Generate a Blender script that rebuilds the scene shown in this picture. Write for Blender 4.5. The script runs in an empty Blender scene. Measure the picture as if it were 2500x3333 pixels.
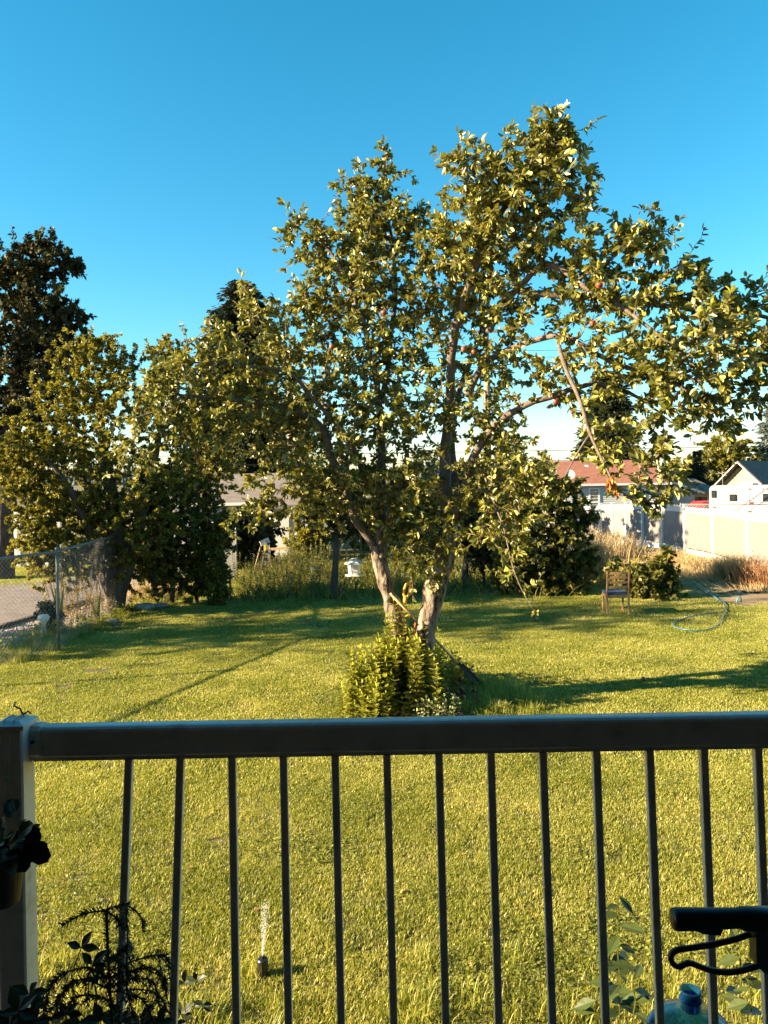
import bpy, math, random
import numpy as np
from mathutils import Vector, Matrix

# ------------------------------------------------------------------ camera, sky, sun, exposure
SC = bpy.context.scene
COL = SC.collection
EYE = Vector((0.0, 0.0, 2.7))
FPX, HORIZON, ROLL = 2500.0, 1555.0, math.radians(1.0)
cd = bpy.data.cameras.new('camera')
cam = bpy.data.objects.new('camera', cd)
COL.objects.link(cam)
SC.camera = cam
cd.sensor_fit = 'VERTICAL'
cd.sensor_height = 24.0
cd.lens = 24.0 * FPX / 3333.0
cd.shift_y = -(1666.5 - HORIZON) / 3333.0
cd.clip_start = 0.05
cd.clip_end = 3000.0
cam.location = EYE
cam.rotation_euler = (math.radians(90), ROLL, 0)

SUN_EL = math.radians(21)
SUN_DIR = Vector((-math.cos(SUN_EL) * math.cos(math.radians(12)), -math.cos(SUN_EL) * math.sin(math.radians(12)), math.sin(SUN_EL)))
world = bpy.data.worlds.new('World')
SC.world = world
world.use_nodes = True
wn = world.node_tree
bg = wn.nodes['Background']
sky = wn.nodes.new('ShaderNodeTexSky')
sky.sky_type = 'NISHITA'
sky.sun_disc = False
sky.sun_elevation = SUN_EL
sky.sun_rotation = math.atan2(SUN_DIR.x, SUN_DIR.y)
sky.air_density = 1.0
sky.dust_density = 0.2
sky.ozone_density = 3.0
hs = wn.nodes.new('ShaderNodeHueSaturation')
hs.inputs['Hue'].default_value = 0.474
hs.inputs['Saturation'].default_value = 1.33
hs.inputs['Value'].default_value = 1.0
wn.links.new(sky.outputs[0], hs.inputs['Color'])
wn.links.new(hs.outputs[0], bg.inputs[0])
bg.inputs[1].default_value = 0.05
sl = bpy.data.lights.new('sun', 'SUN')
sl.energy = 5.0
sl.angle = math.radians(0.5)
sl.color = (1.0, 0.80, 0.50)
sun = bpy.data.objects.new('sun', sl)
COL.objects.link(sun)
sun.rotation_euler = SUN_DIR.to_track_quat('Z', 'Y').to_euler()
sun.location = (-30, -5, 20)
SC.view_settings.view_transform = 'Standard'
SC.view_settings.look = 'None'
SC.view_settings.gamma = 1.0
SC.view_settings.use_curve_mapping = False
SC.view_settings.exposure = 2.4
SC.render.engine = 'CYCLES'
SC.cycles.use_denoising = True
SC.cycles.max_bounces = 6
SC.cycles.diffuse_bounces = 3
SC.cycles.transmission_bounces = 4
SC.cycles.transparent_max_bounces = 8
SC.cycles.sample_clamp_indirect = 4.0

# ------------------------------------------------------------------ pixel -> place helpers (surveying only)
CR, SR = math.cos(ROLL), math.sin(ROLL)

def W(px, py, D):
    """place seen at photo pixel px,py at D metres ahead of the camera"""
    u, v = (px - 1250.0) / FPX, (HORIZON - py) / FPX
    return Vector((D * (u * CR + v * SR), D, 2.7 + D * (-u * SR + v * CR)))

def G(px, py, z=0.0):
    u, v = (px - 1250.0) / FPX, (HORIZON - py) / FPX
    w = -u * SR + v * CR
    D = (z - 2.7) / w
    return Vector((D * (u * CR + v * SR), D, z))

def gz(x, y):
    """ground height: level garden, then a fall towards the neighbours"""
    t = min(max((y - 27.0) / 15.0, 0.0), 1.0)
    h = -1.0 * t * t * (3 - 2 * t)
    if y > 120:
        t = min((y - 120) / 300.0, 1.0)
        h += 3.0 * t * t * (3 - 2 * t)
    return h

rng = np.random.default_rng(7)
random.seed(7)
R = random.uniform

# ------------------------------------------------------------------ materials
def newmat(name):
    m = bpy.data.materials.new(name)
    m.use_nodes = True
    nt = m.node_tree
    return m, nt, nt.nodes['Principled BSDF'], nt.nodes, nt.links

def ramp(N, stops):
    r = N.new('ShaderNodeValToRGB')
    e = r.color_ramp.elements
    while len(e) > 1:
        e.remove(e[-1])
    e[0].position, e[0].color = stops[0][0], (*stops[0][1], 1)
    for p, c in stops[1:]:
        x = e.new(p)
        x.color = (*c, 1)
    return r

def noise(N, L, scale, detail=4, rough=0.6, coord='Object', stretch=None):
    tc = N.new('ShaderNodeTexCoord')
    n = N.new('ShaderNodeTexNoise')
    n.inputs['Scale'].default_value = scale
    n.inputs['Detail'].default_value = detail
    n.inputs['Roughness'].default_value = rough
    if stretch:
        mp = N.new('ShaderNodeMapping')
        mp.inputs['Scale'].default_value = stretch
        L.new(tc.outputs[coord], mp.inputs[0])
        L.new(mp.outputs[0], n.inputs[0])
    else:
        L.new(tc.outputs[coord], n.inputs[0])
    return n

def M(name, stops, scale=8, rough=0.6, bump=0.0, bscale=None, stretch=None, metal=0.0, spec=0.5, coord='Object', lo=0.3, hi=0.7):
    """colour runs over stops with noise, plus relief"""
    m, nt, P, N, L = newmat(name)
    if not isinstance(stops[0], tuple):
        stops = [stops]
    if len(stops) == 1:
        c = stops[0]
        stops = [tuple(x * 0.85 for x in c), tuple(min(1, x * 1.12) for x in c)]
    n = noise(N, L, scale, stretch=stretch, coord=coord)
    k = len(stops)
    r = ramp(N, [(lo + (hi - lo) * i / (k - 1), s) for i, s in enumerate(stops)])
    L.new(n.outputs[0], r.inputs[0])
    L.new(r.outputs[0], P.inputs['Base Color'])
    P.inputs['Roughness'].default_value = rough
    P.inputs['Metallic'].default_value = metal
    P.inputs['Specular IOR Level'].default_value = spec
    if bump:
        b = N.new('ShaderNodeBump')
        b.inputs['Strength'].default_value = bump
        b.inputs['Distance'].default_value = 0.02
        n2 = noise(N, L, bscale or scale * 4, stretch=stretch, coord=coord)
        L.new(n2.outputs[0], b.inputs['Height'])
        L.new(b.outputs[0], P.inputs['Normal'])
    return m

def leafmat(name, stops, rough=0.45, trans=0.35, tcol=(1.3, 1.2, 0.5), spec=0.4, back=1.5, vary=0.0, vscale=0.6):
    m, nt, P, N, L = newmat(name)
    at = N.new('ShaderNodeAttribute')
    at.attribute_name = 'tone'
    fac = at.outputs['Fac']
    if vary:
        geo = N.new('ShaderNodeNewGeometry')
        n = N.new('ShaderNodeTexNoise')
        n.inputs['Scale'].default_value = vscale
        n.inputs['Detail'].default_value = 3
        L.new(geo.outputs['Position'], n.inputs[0])
        ma = N.new('ShaderNodeMath')
        ma.operation = 'MULTIPLY_ADD'
        L.new(n.outputs[0], ma.inputs[0])
        ma.inputs[1].default_value = vary
        L.new(fac, ma.inputs[2])
        mb = N.new('ShaderNodeMath')
        mb.operation = 'SUBTRACT'
        L.new(ma.outputs[0], mb.inputs[0])
        mb.inputs[1].default_value = vary * 0.5
        fac = mb.outputs[0]
    k = len(stops)
    r = ramp(N, [(i / max(k - 1, 1), s) for i, s in enumerate(stops)])
    L.new(fac, r.inputs[0])
    geo = N.new('ShaderNodeNewGeometry')
    mx = N.new('ShaderNodeMix')
    mx.data_type = 'RGBA'
    mx.blend_type = 'MULTIPLY'
    mx.inputs[0].default_value = 1.0
    L.new(r.outputs[0], mx.inputs[6])
    mx.inputs[7].default_value = (back, back, back * 0.95, 1)
    mf = N.new('ShaderNodeMix')
    mf.data_type = 'RGBA'
    L.new(geo.outputs['Backfacing'], mf.inputs[0])
    L.new(r.outputs[0], mf.inputs[6])
    L.new(mx.outputs[2], mf.inputs[7])
    L.new(mf.outputs[2], P.inputs['Base Color'])
    P.inputs['Roughness'].default_value = rough
    P.inputs['Specular IOR Level'].default_value = spec
    tr = N.new('ShaderNodeBsdfTranslucent')
    mt = N.new('ShaderNodeMix')
    mt.data_type = 'RGBA'
    mt.blend_type = 'MULTIPLY'
    mt.inputs[0].default_value = 1.0
    L.new(r.outputs[0], mt.inputs[6])
    mt.inputs[7].default_value = (*tcol, 1)
    L.new(mt.outputs[2], tr.inputs['Color'])
    ms = N.new('ShaderNodeMixShader')
    ms.inputs[0].default_value = trans
    L.new(P.outputs[0], ms.inputs[1])
    L.new(tr.outputs[0], ms.inputs[2])
    L.new(ms.outputs[0], N['Material Output'].inputs['Surface'])
    return m

# ------------------------------------------------------------------ mesh building
class MB:
    """collects faces; build() links them as ONE mesh object"""
    def __init__(s):
        s.v, s.f, s.t = [], [], []

    def add(s, verts, faces, tone=0.5):
        o = len(s.v)
        s.v.extend([tuple(v) for v in verts])
        s.f.extend([tuple(i + o for i in f) for f in faces])
        s.t.extend([tone] * len(verts))

    def box(s, c, size, rot=None, bev=0.0):
        x, y, z = (q / 2 for q in size)
        if bev:
            b = min(bev, x * .9, y * .9, z * .9)
            vs, idx = [], {}
            for sx in (-1, 1):
                for sy in (-1, 1):
                    for sz in (-1, 1):
                        for a in range(3):
                            p = [sx * (x - b), sy * (y - b), sz * (z - b)]
                            p[a] = (sx * x, sy * y, sz * z)[a]
                            idx[(sx, sy, sz, a)] = len(vs)
                            vs.append(p)
            fs = []
            for a in range(3):
                o1, o2 = [k for k in range(3) if k != a]
                for sg in (-1, 1):
                    q = []
                    for s1, s2 in ((-1, -1), (1, -1), (1, 1), (-1, 1)):
                        k = [0, 0, 0]
                        k[a], k[o1], k[o2] = sg, s1, s2
                        q.append(idx[(*k, a)])
                    fs.append(q)
                for s1 in (-1, 1):
                    for s2 in (-1, 1):
                        q = []
                        for sa, ax in ((-1, o1), (1, o1), (1, o2), (-1, o2)):
                            k = [0, 0, 0]
                            k[a], k[o1], k[o2] = sa, s1, s2
                            q.append(idx[(*k, ax)])
                        fs.append(q)
            for sx in (-1, 1):
                for sy in (-1, 1):
                    for sz in (-1, 1):
                        fs.append([idx[(sx, sy, sz, a)] for a in range(3)])
        else:
            vs = [(i * x, j * y, k * z) for i in (-1, 1) for j in (-1, 1) for k in (-1, 1)]
            fs = [(0, 1, 3, 2), (4, 6, 7, 5), (0, 4, 5, 1), (2, 3, 7, 6), (0, 2, 6, 4), (1, 5, 7, 3)]
        c = Vector(c)
        if rot is not None:
            vs = [rot @ Vector(v) + c for v in vs]
        else:
            vs = [Vector(v) + c for v in vs]
        s.add(vs, fs)
        return s

    def bar(s, a, b, w, d=None, up=(0, 0, 1), bev=0.0):
        a, b = Vector(a), Vector(b)
        z = (b - a).normalized()
        up = Vector(up)
        if abs(z.dot(up)) > 0.98:
            up = Vector((0, 1, 0))
        x = up.cross(z).normalized()
        y = z.cross(x)
        m = Matrix((x, y, z)).transposed()
        s.box((a + b) / 2, (w, d or w, (b - a).length), m, bev)
        return s

    def tube(s, pts, rad, sides=8, cap=True, wob=0.0):
        pts = [Vector(p) for p in pts]
        n = len(pts)
        if not hasattr(rad, '__len__'):
            rad = [rad] * n
        T = [(pts[min(i + 1, n - 1)] - pts[max(i - 1, 0)]).normalized() for i in range(n)]
        x = T[0].orthogonal().normalized()
        vs = []
        for i in range(n):
            x = (x - T[i] * x.dot(T[i]))
            x = x.normalized() if x.length > 1e-6 else T[i].orthogonal().normalized()
            y = T[i].cross(x)
            for k in range(sides):
                a = 2 * math.pi * k / sides
                r = rad[i]
                if wob:
                    r *= 1 + wob * (math.sin(a * 3 + i * .45) * .5 + math.sin(a * 2 - i * .8) * .35 + R(-.35, .35))
                vs.append(pts[i] + (x * math.cos(a) + y * math.sin(a)) * r)
        fs = []
        for i in range(n - 1):
            for k in range(sides):
                k2 = (k + 1) % sides
                fs.append((i * sides + k, i * sides + k2, (i + 1) * sides + k2, (i + 1) * sides + k))
        if cap:
            fs.append(tuple(range(sides))[::-1])
            fs.append(tuple((n - 1) * sides + k for k in range(sides)))
        s.add(vs, fs)
        return s

    def lathe(s, prof, c=(0, 0, 0), sides=20, axis='Z', rot=None):
        c = Vector(c)
        vs, fs = [], []
        for r, z in prof:
            for k in range(sides):
                a = 2 * math.pi * k / sides
                p = Vector((r * math.cos(a), r * math.sin(a), z))
                if rot is not None:
                    p = rot @ p
                vs.append(p + c)
        for i in range(len(prof) - 1):
            for k in range(sides):
                k2 = (k + 1) % sides
                fs.append((i * sides + k, i * sides + k2, (i + 1) * sides + k2, (i + 1) * sides + k))
        if prof[0][0] > 1e-5:
            fs.append(tuple(range(sides))[::-1])
        if prof[-1][0] > 1e-5:
            fs.append(tuple((len(prof) - 1) * sides + k for k in range(sides)))
        s.add(vs, fs)
        return s

    def prism(s, poly, a0, a1, axis):
        """poly: 2-D outline in the other two axes, swept from a0 to a1 along axis (0,1,2)"""
        n = len(poly)
        def mk(p, a):
            q = list(p)
            q.insert(axis, a)
            return q
        vs = [mk(p, a0) for p in poly] + [mk(p, a1) for p in poly]
        fs = [tuple(range(n))[::-1], tuple(range(n, 2 * n))]
        fs += [(i, (i + 1) % n, n + (i + 1) % n, n + i) for i in range(n)]
        s.add(vs, fs)
        return s

    def build(s, name, m, parent=None, smooth=False):
        me = bpy.data.meshes.new(name)
        off = ROOTLOC.get(parent.name, Vector()) if parent else Vector()
        me.from_pydata([(a - off.x, b - off.y, c - off.z) for a, b, c in s.v], [], s.f)
        at = me.attributes.new('tone', 'FLOAT', 'POINT')
        at.data.foreach_set('value', np.array(s.t, dtype=np.float32))
        return link(name, me, m, parent, smooth)

ROOTLOC = {}

def link(name, me, m, parent=None, smooth=False):
    if m is not None and not me.materials:
        me.materials.append(m)
    if smooth:
        me.polygons.foreach_set('use_smooth', [True] * len(me.polygons))
    o = bpy.data.objects.new(name, me)
    COL.objects.link(o)
    if parent:
        o.parent = parent
        ROOTLOC[o.name] = ROOTLOC.get(parent.name, Vector())
    return o

def tag(o, label=None, cat=None, group=None, kind=None):
    if label: o['label'] = label
    if cat: o['category'] = cat
    if group: o['group'] = group
    if kind: o['kind'] = kind
    return o

def thing(name, label, cat, loc, group=None):
    o = bpy.data.objects.new(name, None)
    o.empty_display_size = 0.1
    COL.objects.link(o)
    o.location = loc
    ROOTLOC[o.name] = Vector(loc)
    return tag(o, label, cat, group)

def copy_tree(o, parent=None):
    c = o.copy()
    COL.objects.link(c)
    c.parent = parent
    for ch in list(o.children):
        copy_tree(ch, c)
    return c

# triangles in bulk (leaves, needles, blades)
def tri_mesh(name, V, F, tone, off=Vector()):
    me = bpy.data.meshes.new(name)
    V = np.asarray(V, dtype=np.float32) - np.array(off, dtype=np.float32)
    nf, k = F.shape
    me.vertices.add(len(V))
    me.vertices.foreach_set('co', V.ravel())
    me.loops.add(nf * k)
    me.loops.foreach_set('vertex_index', F.ravel().astype(np.int32))
    me.polygons.add(nf)
    me.polygons.foreach_set('loop_start', np.arange(0, nf * k, k, dtype=np.int32))
    me.polygons.foreach_set('loop_total', np.full(nf, k, dtype=np.int32))
    me.update(calc_edges=True)
    at = me.attributes.new('tone', 'FLOAT', 'POINT')
    at.data.foreach_set('value', np.asarray(tone, dtype=np.float32))
    return me

def unit(a):
    return a / np.maximum(np.linalg.norm(a, axis=-1, keepdims=True), 1e-9)

# leaf templates: x across, y along, z out of the face
LEAF8 = (np.array([[0, 0, 0], [-.26, .25, .07], [0, .28, -.02], [.26, .25, .07], [-.31, .55, .06], [0, .6, -.03], [.31, .55, .06], [-.17, .85, .0], [.17, .85, .0], [0, 1, -.12]]),
         np.array([[0, 2, 1], [0, 3, 2], [1, 2, 5], [1, 5, 4], [2, 3, 6], [2, 6, 5], [4, 5, 7], [5, 6, 8], [7, 5, 9], [5, 8, 9]]))
LEAF4 = (np.array([[0, 0, 0], [-.3, .5, .08], [.3, .5, .08], [0, .5, -.03], [0, 1, -.1]]),
         np.array([[0, 3, 1], [0, 2, 3], [1, 3, 4], [3, 2, 4]]))
LEAF2 = (np.array([[0, 0, 0], [-.25, .5, .05], [.25, .5, .05], [0, 1, -.05]]), np.array([[0, 2, 1], [1, 2, 3]]))
NEEDLE = (np.array([[-.06, 0, 0], [.06, 0, 0], [0, 1, 0]]), np.array([[0, 1, 2]]))

def leaf_arrays(tpl, B, A, N, S, tone):
    tv, tf = tpl
    A = unit(A)
    N = unit(N - A * np.sum(N * A, axis=1, keepdims=True))
    X = np.cross(A, N)
    V = B[:, None, :] + S[:, None, None] * (tv[None, :, 0, None] * X[:, None, :] + tv[None, :, 1, None] * A[:, None, :] + tv[None, :, 2, None] * N[:, None, :])
    n, k = len(B), len(tv)
    F = (tf[None] + (np.arange(n) * k)[:, None, None]).reshape(-1, 3)
    return V.reshape(-1, 3), F, np.repeat(tone, k)

def bez(p0, p1, p2, p3, n):
    t = np.linspace(0, 1, n)[:, None]
    return (1 - t) ** 3 * p0 + 3 * (1 - t) ** 2 * t * p1 + 3 * (1 - t) * t ** 2 * p2 + t ** 3 * p3

def resample(pts, step):
    pts = np.array([tuple(p) for p in pts], dtype=float)
    # catmull-rom
    P = np.vstack([2 * pts[0] - pts[1], pts, 2 * pts[-1] - pts[-2]])
    out = []
    for i in range(1, len(P) - 2):
        L = np.linalg.norm(P[i + 1] - P[i])
        n = max(2, int(L / step))
        for t in np.arange(n) / n:
            a = 2 * P[i]
            b = P[i + 1] - P[i - 1]
            c = 2 * P[i - 1] - 5 * P[i] + 4 * P[i + 1] - P[i + 2]
            d = -P[i - 1] + 3 * P[i] - 3 * P[i + 1] + P[i + 2]
            out.append(0.5 * (a + b * t + c * t * t + d * t ** 3))
    out.append(pts[-1])
    return np.array(out)

def sample_clumps(clumps, n, shell=0.45):
    """clumps: (centre, (rx,ry,rz), weight) -> n points inside the ellipsoids, biased outwards"""
    w = np.array([c[2] for c in clumps], dtype=float)
    k = rng.choice(len(clumps), n, p=w / w.sum())
    d = unit(rng.normal(size=(n, 3)))
    r = rng.random(n) ** shell
    C = np.array([tuple(c[0]) for c in clumps])[k]
    Rr = np.array([tuple(c[1]) for c in clumps])[k]
    return C + d * r[:, None] * Rr

def grow(skel, tips, droop=0.0, step=0.12, lift=0.25):
    """join every tip to the nearest existing wood, shortest first; returns polylines and node counts"""
    pos = np.vstack(skel)
    tan = np.vstack([np.gradient(s, axis=0) for s in skel])
    tan = unit(tan)
    par = [-1] * len(pos)
    cap = len(pos) + len(tips) * 40
    P = np.empty((cap, 3)); P[:len(pos)] = pos
    T = np.empty((cap, 3)); T[:len(pos)] = tan
    n = len(pos)
    n0 = n
    d0 = np.array([np.min(np.sum((pos - t) ** 2, axis=1)) for t in tips])
    lines = []
    for j in np.argsort(d0):
        t = tips[j]
        dd = np.sum((P[:n] - t) ** 2, axis=1)
        # wood below the tip is preferred: shoots climb
        dd = dd * (1 + 0.5 * (P[:n, 2] > t[2] + 0.05))
        i = int(np.argmin(dd))
        L = math.sqrt(np.sum((P[i] - t) ** 2))
        if L < 0.03:
            continue
        k = max(3, min(30, int(L / step) + 2))
        up = np.array([0, 0, lift - droop])
        line = bez(P[i], P[i] + (T[i] * .4 + (t - P[i]) / L * .3) * L * .6, t - ((t - P[i]) / L * .5 + up) * L * .35, t, k)
        line[1:-1] += rng.normal(size=(k - 2, 3)) * L * 0.015
        ids = [i]
        for q in range(1, k):
            P[n] = line[q]
            T[n] = line[q] - line[q - 1]
            T[n] /= max(np.linalg.norm(T[n]), 1e-6)
            par.append(ids[-1])
            ids.append(n)
            n += 1
        lines.append((line, ids))
    cnt = np.zeros(n)
    for line, ids in lines:
        cnt[ids[-1]] += 1
    for i in range(n - 1, n0 - 1, -1):
        cnt[par[i]] += cnt[i]
    return lines, cnt, n0

def twig_mesh(mb, lines, cnt, r0=0.0025, rmax=0.05, sides=4, power=0.42):
    for line, ids in lines:
        rad = [min(rmax, r0 * max(cnt[i], 1) ** power) for i in ids]
        rad[0] = rad[1]
        mb.tube([tuple(p) for p in line], rad, sides, cap=False)

def leaf_points(lines, per_m=40, length=0.45, spread=0.9, along=0.5, fall=0.3, upn=0.7, side=0.0, minn=4, tpow=0.8):
    Bs, As, Ns = [], [], []
    for line, ids in lines:
        seg = np.linalg.norm(np.diff(line, axis=0), axis=1)
        cum = np.concatenate([[0], np.cumsum(seg)])
        L = cum[-1]
        a = max(0.0, L - length)
        m = max(minn, int((L - a) * per_m * R(.7, 1.3)))
        t = a + (L - a) * rng.random(m) ** tpow
        t[0] = L
        B = np.stack([np.interp(t, cum, line[:, q]) for q in range(3)], axis=1)
        k = np.clip(np.searchsorted(cum, t) - 1, 0, len(seg) - 1)
        T = unit(np.diff(line, axis=0))[k]
        r = rng.normal(size=(m, 3))
        r = unit(r - T * np.sum(r * T, axis=1, keepdims=True))
        A = T * along + r * spread + np.array([0, 0, -fall]) * rng.random((m, 1)) * 1.6
        A[0] = T[0] + 0.2 * r[0]
        Nn = rng.normal(size=(m, 3)) * 0.6 + np.array([0, 0, upn])
        Bs.append(B + r * side); As.append(A); Ns.append(Nn)
    return np.vstack(Bs), np.vstack(As), np.vstack(Ns)
# ------------------------------------------------------------------ materials used
m_soil = M('lawn_soil', [(.04, .04, .010), (.08, .07, .02), (.14, .11, .045)], scale=1.3, rough=.95, bump=.6, bscale=40)
m_asphalt = M('asphalt', [(.13, .105, .10), (.20, .165, .155)], scale=2.5, rough=.9, bump=.5, bscale=120)
m_dirt = M('dry_dirt', [(.15, .10, .05), (.28, .20, .11)], scale=4, rough=.95, bump=.6, bscale=50)
m_far = M('far_ground', [(.10, .10, .03), (.2, .17, .07)], scale=.2, rough=.95)
m_vinyl = M('white_vinyl', [(.46, .47, .48), (.52, .53, .54)], scale=3, rough=.35)
m_tan = M('tan_vinyl', [(.185, .158, .155), (.215, .185, .18)], scale=3, rough=.5)
m_rail = M('railing_paint', [(.40, .34, .29), (.66, .57, .49), (.74, .65, .57)], scale=11, rough=.22, spec=.9, bump=.03, lo=.26, hi=.6)
m_steel = M('galvanised_steel', [(.14, .14, .135), (.22, .22, .21)], scale=20, rough=.6, metal=.2)
m_wire = M('fence_wire', [(.16, .155, .15), (.24, .235, .22)], scale=30, rough=.5, metal=.3)
m_bark = M('apple_bark', [(.022, .014, .009), (.13, .095, .07), (.20, .155, .12), (.34, .28, .22)], scale=16, rough=.95, bump=1.0, bscale=34, stretch=(1, 1, .28), lo=.36, hi=.66)
m_limb = M('smooth_bark', [(.06, .042, .03), (.17, .125, .095)], scale=14, rough=.8, bump=.5, bscale=50)
m_twig = M('twig_bark', [(.10, .065, .045), (.18, .12, .085)], scale=20, rough=.8)
m_dark_bark = M('dark_bark', [(.03, .02, .014), (.10, .07, .05)], scale=10, rough=.9, bump=1, bscale=30, stretch=(1, 1, .3))
m_pole = M('pole_wood', [(.16, .11, .07), (.27, .2, .14)], scale=6, rough=.85, stretch=(6, 6, .5), bump=.3)
m_leaf = leafmat('apple_leaf', [(.055, .06, .010), (.10, .105, .018), (.17, .16, .035), (.32, .27, .07)], rough=.36, trans=.32, spec=.7, back=2.3, vary=.25)
m_leaf2 = leafmat('small_tree_leaf', [(.065, .07, .011), (.16, .15, .024), (.31, .27, .05)], trans=.45, vary=.5, vscale=.9)
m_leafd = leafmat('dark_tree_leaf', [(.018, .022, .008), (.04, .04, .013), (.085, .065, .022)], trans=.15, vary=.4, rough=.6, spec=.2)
m_leafs = leafmat('sucker_leaf', [(.14, .17, .02), (.25, .27, .035), (.40, .37, .07)], trans=.42, back=1.2)
m_leafb = leafmat('broad_bush_leaf', [(.04, .045, .009), (.10, .10, .018), (.24, .21, .045)], trans=.38, vary=.4)
m_leafw = leafmat('weed_leaf', [(.05, .065, .012), (.11, .12, .022), (.22, .19, .05)], trans=.4, vary=.6, vscale=1.5)
m_dry = leafmat('dry_grass_stalk', [(.28, .19, .09), (.42, .31, .16), (.55, .43, .25)], trans=.35, back=1.1, tcol=(1.1, 1, .8))
m_conif = leafmat('conifer_needle', [(.012, .02, .012), (.03, .038, .018), (.06, .06, .03)], trans=.05, vary=.4, rough=.6, spec=.2)
m_blue = leafmat('blue_spruce_needle', [(.06, .085, .08), (.12, .15, .14), (.18, .2, .18)], trans=.05, rough=.6)
m_hazed_far = leafmat('hazed_far_needle', [(.05, .075, .075), (.10, .125, .12)], trans=.0, rough=.9, spec=.0)  # pale blue-grey: distance haze is put into the needle colour
m_grass = leafmat('grass_blade', [(.11, .135, .014), (.245, .26, .035), (.40, .385, .09), (.60, .51, .22)], rough=.42, trans=.42, spec=.35, back=1.0, vary=1.25, vscale=.9, tcol=(1.2, 1.2, .5))
m_dead = leafmat('dead_leaf', [(.35, .13, .03), (.55, .26, .07)], trans=.4, tcol=(1.2, .9, .5))
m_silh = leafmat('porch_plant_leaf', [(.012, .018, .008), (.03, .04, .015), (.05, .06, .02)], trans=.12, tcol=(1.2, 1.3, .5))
m_apple = M('apple_skin', [(.12, .012, .010), (.26, .04, .02), (.3, .16, .05)], scale=18, rough=.35)
m_rot = M('fallen_apple_skin', [(.10, .012, .008), (.30, .035, .02), (.42, .12, .05)], scale=22, rough=.4)
m_iron = M('black_iron', [(.006, .006, .005), (.011, .010, .009)], scale=10, rough=.6, spec=.25)
m_rubber = M('black_rubber', [(.010, .010, .011), (.016, .015, .016)], scale=30, rough=.38, spec=.5)
m_yel = M('yellow_plastic', [(.75, .30, .02), (.85, .38, .04)], scale=8, rough=.4)
m_handle = M('ash_handle', [(.42, .27, .12), (.55, .38, .19)], scale=12, rough=.55, stretch=(1, 1, .2))
m_chair = M('chair_wood', [(.20, .10, .05), (.36, .20, .10)], scale=10, rough=.45, stretch=(3, 3, .4), bump=.15)
m_cush = M('chair_cushion', [(.025, .045, .08), (.05, .08, .13)], scale=60, rough=.9, bump=.3)
m_hose = M('blue_hose', [(.015, .08, .13), (.06, .18, .25)], scale=7, rough=.4)
m_rock = M('rock', [(.16, .14, .12), (.36, .33, .29)], scale=8, rough=.9, bump=.8, bscale=25)
m_pot = M('terracotta_dark', [(.05, .035, .025), (.11, .07, .045)], scale=10, rough=.7)
m_grey_sh = M('grey_shingle', [(.11, .09, .085), (.17, .145, .135)], scale=3, rough=.9, bump=.4, bscale=20)
m_brown_sh = M('brown_shingle', [(.085, .06, .052), (.14, .105, .09)], scale=3, rough=.9, bump=.4, bscale=20)
m_red_sh = M('red_shingle', [(.17, .065, .045), (.24, .095, .065)], scale=2.5, rough=.9, bump=.4, bscale=20)
m_side_w = M('white_siding', [(.36, .37, .38), (.42, .43, .44)], scale=1.5, rough=.6)
m_side_b = M('grey_siding', [(.30, .32, .35), (.36, .38, .41)], scale=1.5, rough=.6)
m_side_y = M('yellow_siding', [(.27, .20, .10), (.31, .235, .125)], scale=1.5, rough=.6)
m_trim = M('white_trim', [(.52, .51, .49), (.6, .59, .57)], scale=4, rough=.5)
m_rv = M('camper_white', [(.42, .41, .38), (.48, .46, .43)], scale=1, rough=.3)
m_alu = M('camper_aluminium', [(.5, .52, .54), (.6, .62, .64)], scale=2, rough=.35, metal=.3)
m_car = M('red_car_paint', [(.42, .02, .02), (.5, .03, .03)], scale=2, rough=.25)
m_wood_grey = M('weathered_wood', [(.14, .11, .085), (.27, .22, .17)], scale=8, rough=.9, stretch=(4, 4, .5))
m_rust = M('rusty_stake', [(.20, .06, .03), (.32, .11, .06)], scale=14, rough=.9)
m_rope = M('jute_twine', [(.16, .12, .07), (.26, .2, .13)], scale=60, rough=.95)
m_porch = M('porch_wall_paint', [(.12, .08, .055), (.16, .11, .08)], scale=3, rough=.8)
m_deck = M('deck_board', [(.14, .10, .075), (.22, .16, .12)], scale=6, rough=.7, stretch=(.4, 6, 6))
m_stucco = M('cream_stucco', [(.6, .56, .48), (.7, .66, .58)], scale=4, rough=.8)
m_sign_y = M('yellow_sticker', [(.65, .55, .05), (.75, .65, .08)], scale=8, rough=.5)
m_grad = M('gravel_stone', [(.20, .16, .14), (.42, .36, .33)], scale=5, rough=.9)

def glassmat(name, base, rough=.08, trans=0.0, ior=1.45, alpha=1.0):
    m, nt, P, N, L = newmat(name)
    P.inputs['Base Color'].default_value = (*base, 1)
    P.inputs['Roughness'].default_value = rough
    P.inputs['Transmission Weight'].default_value = trans
    P.inputs['IOR'].default_value = ior
    P.inputs['Alpha'].default_value = alpha
    return m
m_pane = glassmat('window_glass', (.03, .035, .04))
m_bottle = glassmat('blue_bottle_plastic', (.03, .22, .55), .10, .9, 1.15)
m_feedglass = glassmat('feeder_plastic', (.75, .74, .68), .35, .35, 1.3)
m_water = glassmat('spray_water', (.95, .95, .92), .2, .3, 1.33)

# ------------------------------------------------------------------ ground
def sheet(name, poly, z, m, sub=None, kind='structure'):
    mb = MB()
    mb.add([(p[0], p[1], z) for p in poly], [tuple(range(len(poly)))])
    o = mb.build(name, m)
    return tag(o, kind=kind)

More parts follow.
